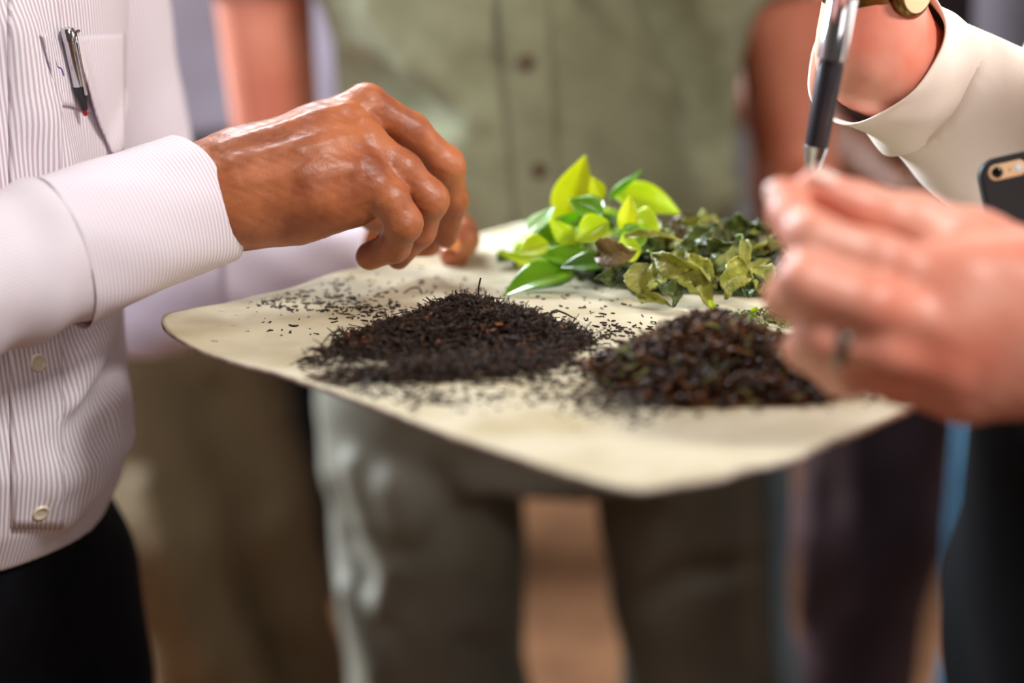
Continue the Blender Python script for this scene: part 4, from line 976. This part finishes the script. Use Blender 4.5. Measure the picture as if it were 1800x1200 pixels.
LF((1010, 480, 1.155), (915, 512, 1.135), .022, 'deep', 'translucent leaf flat beneath the lowest glossy leaf', n=V(0, -.3, 1), fold=.1, bend=-.2, seed=14)
LF((1060, 375, 1.17), (1000, 350, 1.185), .020, 'green', 'green leaf turned sideways behind the glinting mid-heap leaf', n=V(0, -.7, .7), fold=.4, bend=.4, seed=15)
LF((1110, 385, 1.175), (1160, 405, 1.165), .022, 'lime', 'lime leaf drooping under the broad rounded leaf', n=V(.1, -.9, .5), fold=.3, bend=-.7, seed=16)
LF((1090, 430, 1.15), (1140, 405, 1.16), .020, 'green', 'mid green leaf next to the first withered leaves', n=V(.1, -.8, .6), fold=.4, bend=-.4, seed=17)
LF((1040, 455, 1.15), (940, 445, 1.155), .020, 'green', 'flat green leaf jutting out under the lime leaves', n=V(0, -.6, .9), fold=.25, bend=.2, seed=18)
LF((1075, 460, 1.14), (985, 470, 1.14), .018, 'deep', 'dark green leaf in the shade above the lowest leaf', n=V(0, -.6, .9), fold=.25, bend=-.2, seed=19)
LF((1085, 440, 1.135), (1128, 438, 1.14), .022, 'lime', 'light leaf wedged where the fresh and withered heaps meet', n=V(.1, -.8, .6), fold=.3, bend=-.3, seed=20)
def heap_leaves(n, items, mats, Lr, Wr, label, group, crink, seed, lean):
    hf, pos = gauss_h(items)
    for i in range(n):
        x, y = pos(i); tp = hf(x, y); a = RNG.random()*6.28; L_ = Lr[0]+(Lr[1]-Lr[0])*RNG.random()
        e = .004; gx, gy = (hf(x+e, y)-hf(x-e, y))/(2*e), (hf(x, y+e)-hf(x, y-e))/(2*e); n_ = nrm(V(-gx, -gy, 1))
        d0 = nrm(V(math.cos(a), math.sin(a), 0)-n_*(n_ @ V(math.cos(a), math.sin(a), 0))); d0 = nrm(d0+n_*(RNG.random()*lean-.1))
        b0 = V(x, y, sheet_z(x, y)+tp*(.85+.25*RNG.random())+.003)-d0*L_*.5
        leaf(b0, b0+d0*L_, n_+RNG.normal(0, .35, 3)+V(0, -.3, 0), Wr[0]+(Wr[1]-Wr[0])*RNG.random(), mats[i % len(mats)], label, fold=.2+RNG.random()*.5, bend=RNG.normal()*.6, twist=RNG.normal()*.4*(crink > 0), crink=crink, serr=.08*(crink > 0), seed=seed+i, group=group)
heap_leaves(72, GI, ['lime', 'green', 'yellow', 'deep', 'lime', 'green', 'lime'], (.022, .042), (.009, .018), 'fresh tea leaf packed inside the bright green heap', fr_, 0, 100, .9)
wl = [((1150, 445), (1208, 368), 1.19, .006, 'brownish', 'dry brown stalk-like leaf sticking up above the withered heap'),
      ((1045, 452), (1118, 440), 1.125, .024, 'brownish', 'brown-green rounded leaf at the front beside the fresh heap'),
      ((1100, 470), (1108, 505), 1.11, .018, 'dark', 'small dark green leaf hanging between olive leaves'),
      ((1135, 465), (1130, 533), 1.10, .026, 'olive', 'yellow-olive leaf hanging down at the front of the withered heap'),
      ((1150, 445), (1258, 505), 1.11, .026, 'olive', 'long pale olive leaf folded lengthwise across the heap front'),
      ((1212, 445), (1255, 500), 1.105, .018, 'olive', 'crinkled olive leaf with a pale rib beside the long folded one'),
      ((1190, 482), (1262, 540), 1.095, .028, 'olive', 'wide olive leaf drooping to the card at the heap front'),
      ((1300, 450), (1275, 526), 1.09, .024, 'olive', 'squared sunlit olive leaf hanging in front of dark leaves'),
      ((1198, 432), (1262, 402), 1.15, .016, 'moss', 'folded moss green leaf with raised edge near the heap top'),
      ((1092, 412), (1200, 424), 1.135, .010, 'olive', 'thin twisted stem-like leaf running across the upper heap'),
      ((1240, 445), (1290, 425), 1.12, .022, 'moss', 'dark leaf with pale silver edge at mid heap'),
      ((1270, 398), (1340, 408), 1.18, .026, 'moss', 'rounded dark leaf crowning the withered heap'),
      ((1305, 420), (1312, 480), 1.11, .012, 'olive', 'narrow hanging leaf with tan stalk near the ringed hand'),
      ((1305, 505), (1350, 500), 1.09, .018, 'moss', 'greenish-grey leaf low beside the ringed hand'),
      ((1120, 520), (1180, 540), 1.09, .012, 'olive', 'curled leaf rim lying on the card at the heap foot'),
      ((1085, 480), (1048, 490), 1.115, .018, 'moss', 'short curled leaf at the left foot of the withered heap'),
      ((1160, 500), (1185, 540), 1.095, .022, 'moss', 'creased moss leaf behind the yellow-olive hanging leaf'),
      ((1330, 470), (1345, 520), 1.095, .022, 'olive', 'half hidden olive leaf touching the fingertips of the near hand')]
for i, (b_, t_, Yw, W, m_, lab) in enumerate(wl):
    leaf(P(b_[0], b_[1], Yw+.006), P(t_[0], t_[1], Yw-.004), V(RNG.normal()*.3, -1, .35), W*.85, m_, lab, fold=.35+RNG.random()*.6, bend=RNG.normal()*.6, twist=RNG.normal()*.5, crink=.8, serr=.05, seed=300+i, stem=(None if i % 4 else V(-.004, .004, .001)))
heap_leaves(150, WI, ['olive', 'moss', 'olive', 'dark', 'moss', 'brownish', 'olive'], (.018, .036), (.010, .020), 'crumpled withered tea leaf packed in the olive heap', 'withered leaves in the olive heap', .7, 500, .8)
for i, (b_, t_, m_) in enumerate([((1385, 540), (1340, 560), 'pale'), ((1390, 555), (1350, 545), 'pale'), ((1395, 575), (1378, 590), 'pale'), ((1330, 560), (1318, 575), 'lime'), ((1245, 548), (1258, 560), 'lime')]):
    y0_ = Q(*b_)[1]; leaf(P(b_[0], b_[1], y0_)+V(0, 0, .008), P(t_[0], t_[1], y0_)+V(0, 0, .004), V(0, -.6, .8), .005, m_, 'small silvery tea bud lying by the fingertips of the ringed hand' if m_ == 'pale' else 'small lime leaf scrap behind the brown tea heap', fold=.5, bend=.5, seed=900+i, name='tea_bud' if m_ == 'pale' else 'tea_leaf', group='silvery buds by the ringed hand' if m_ == 'pale' else 'lime scraps behind the brown heap')
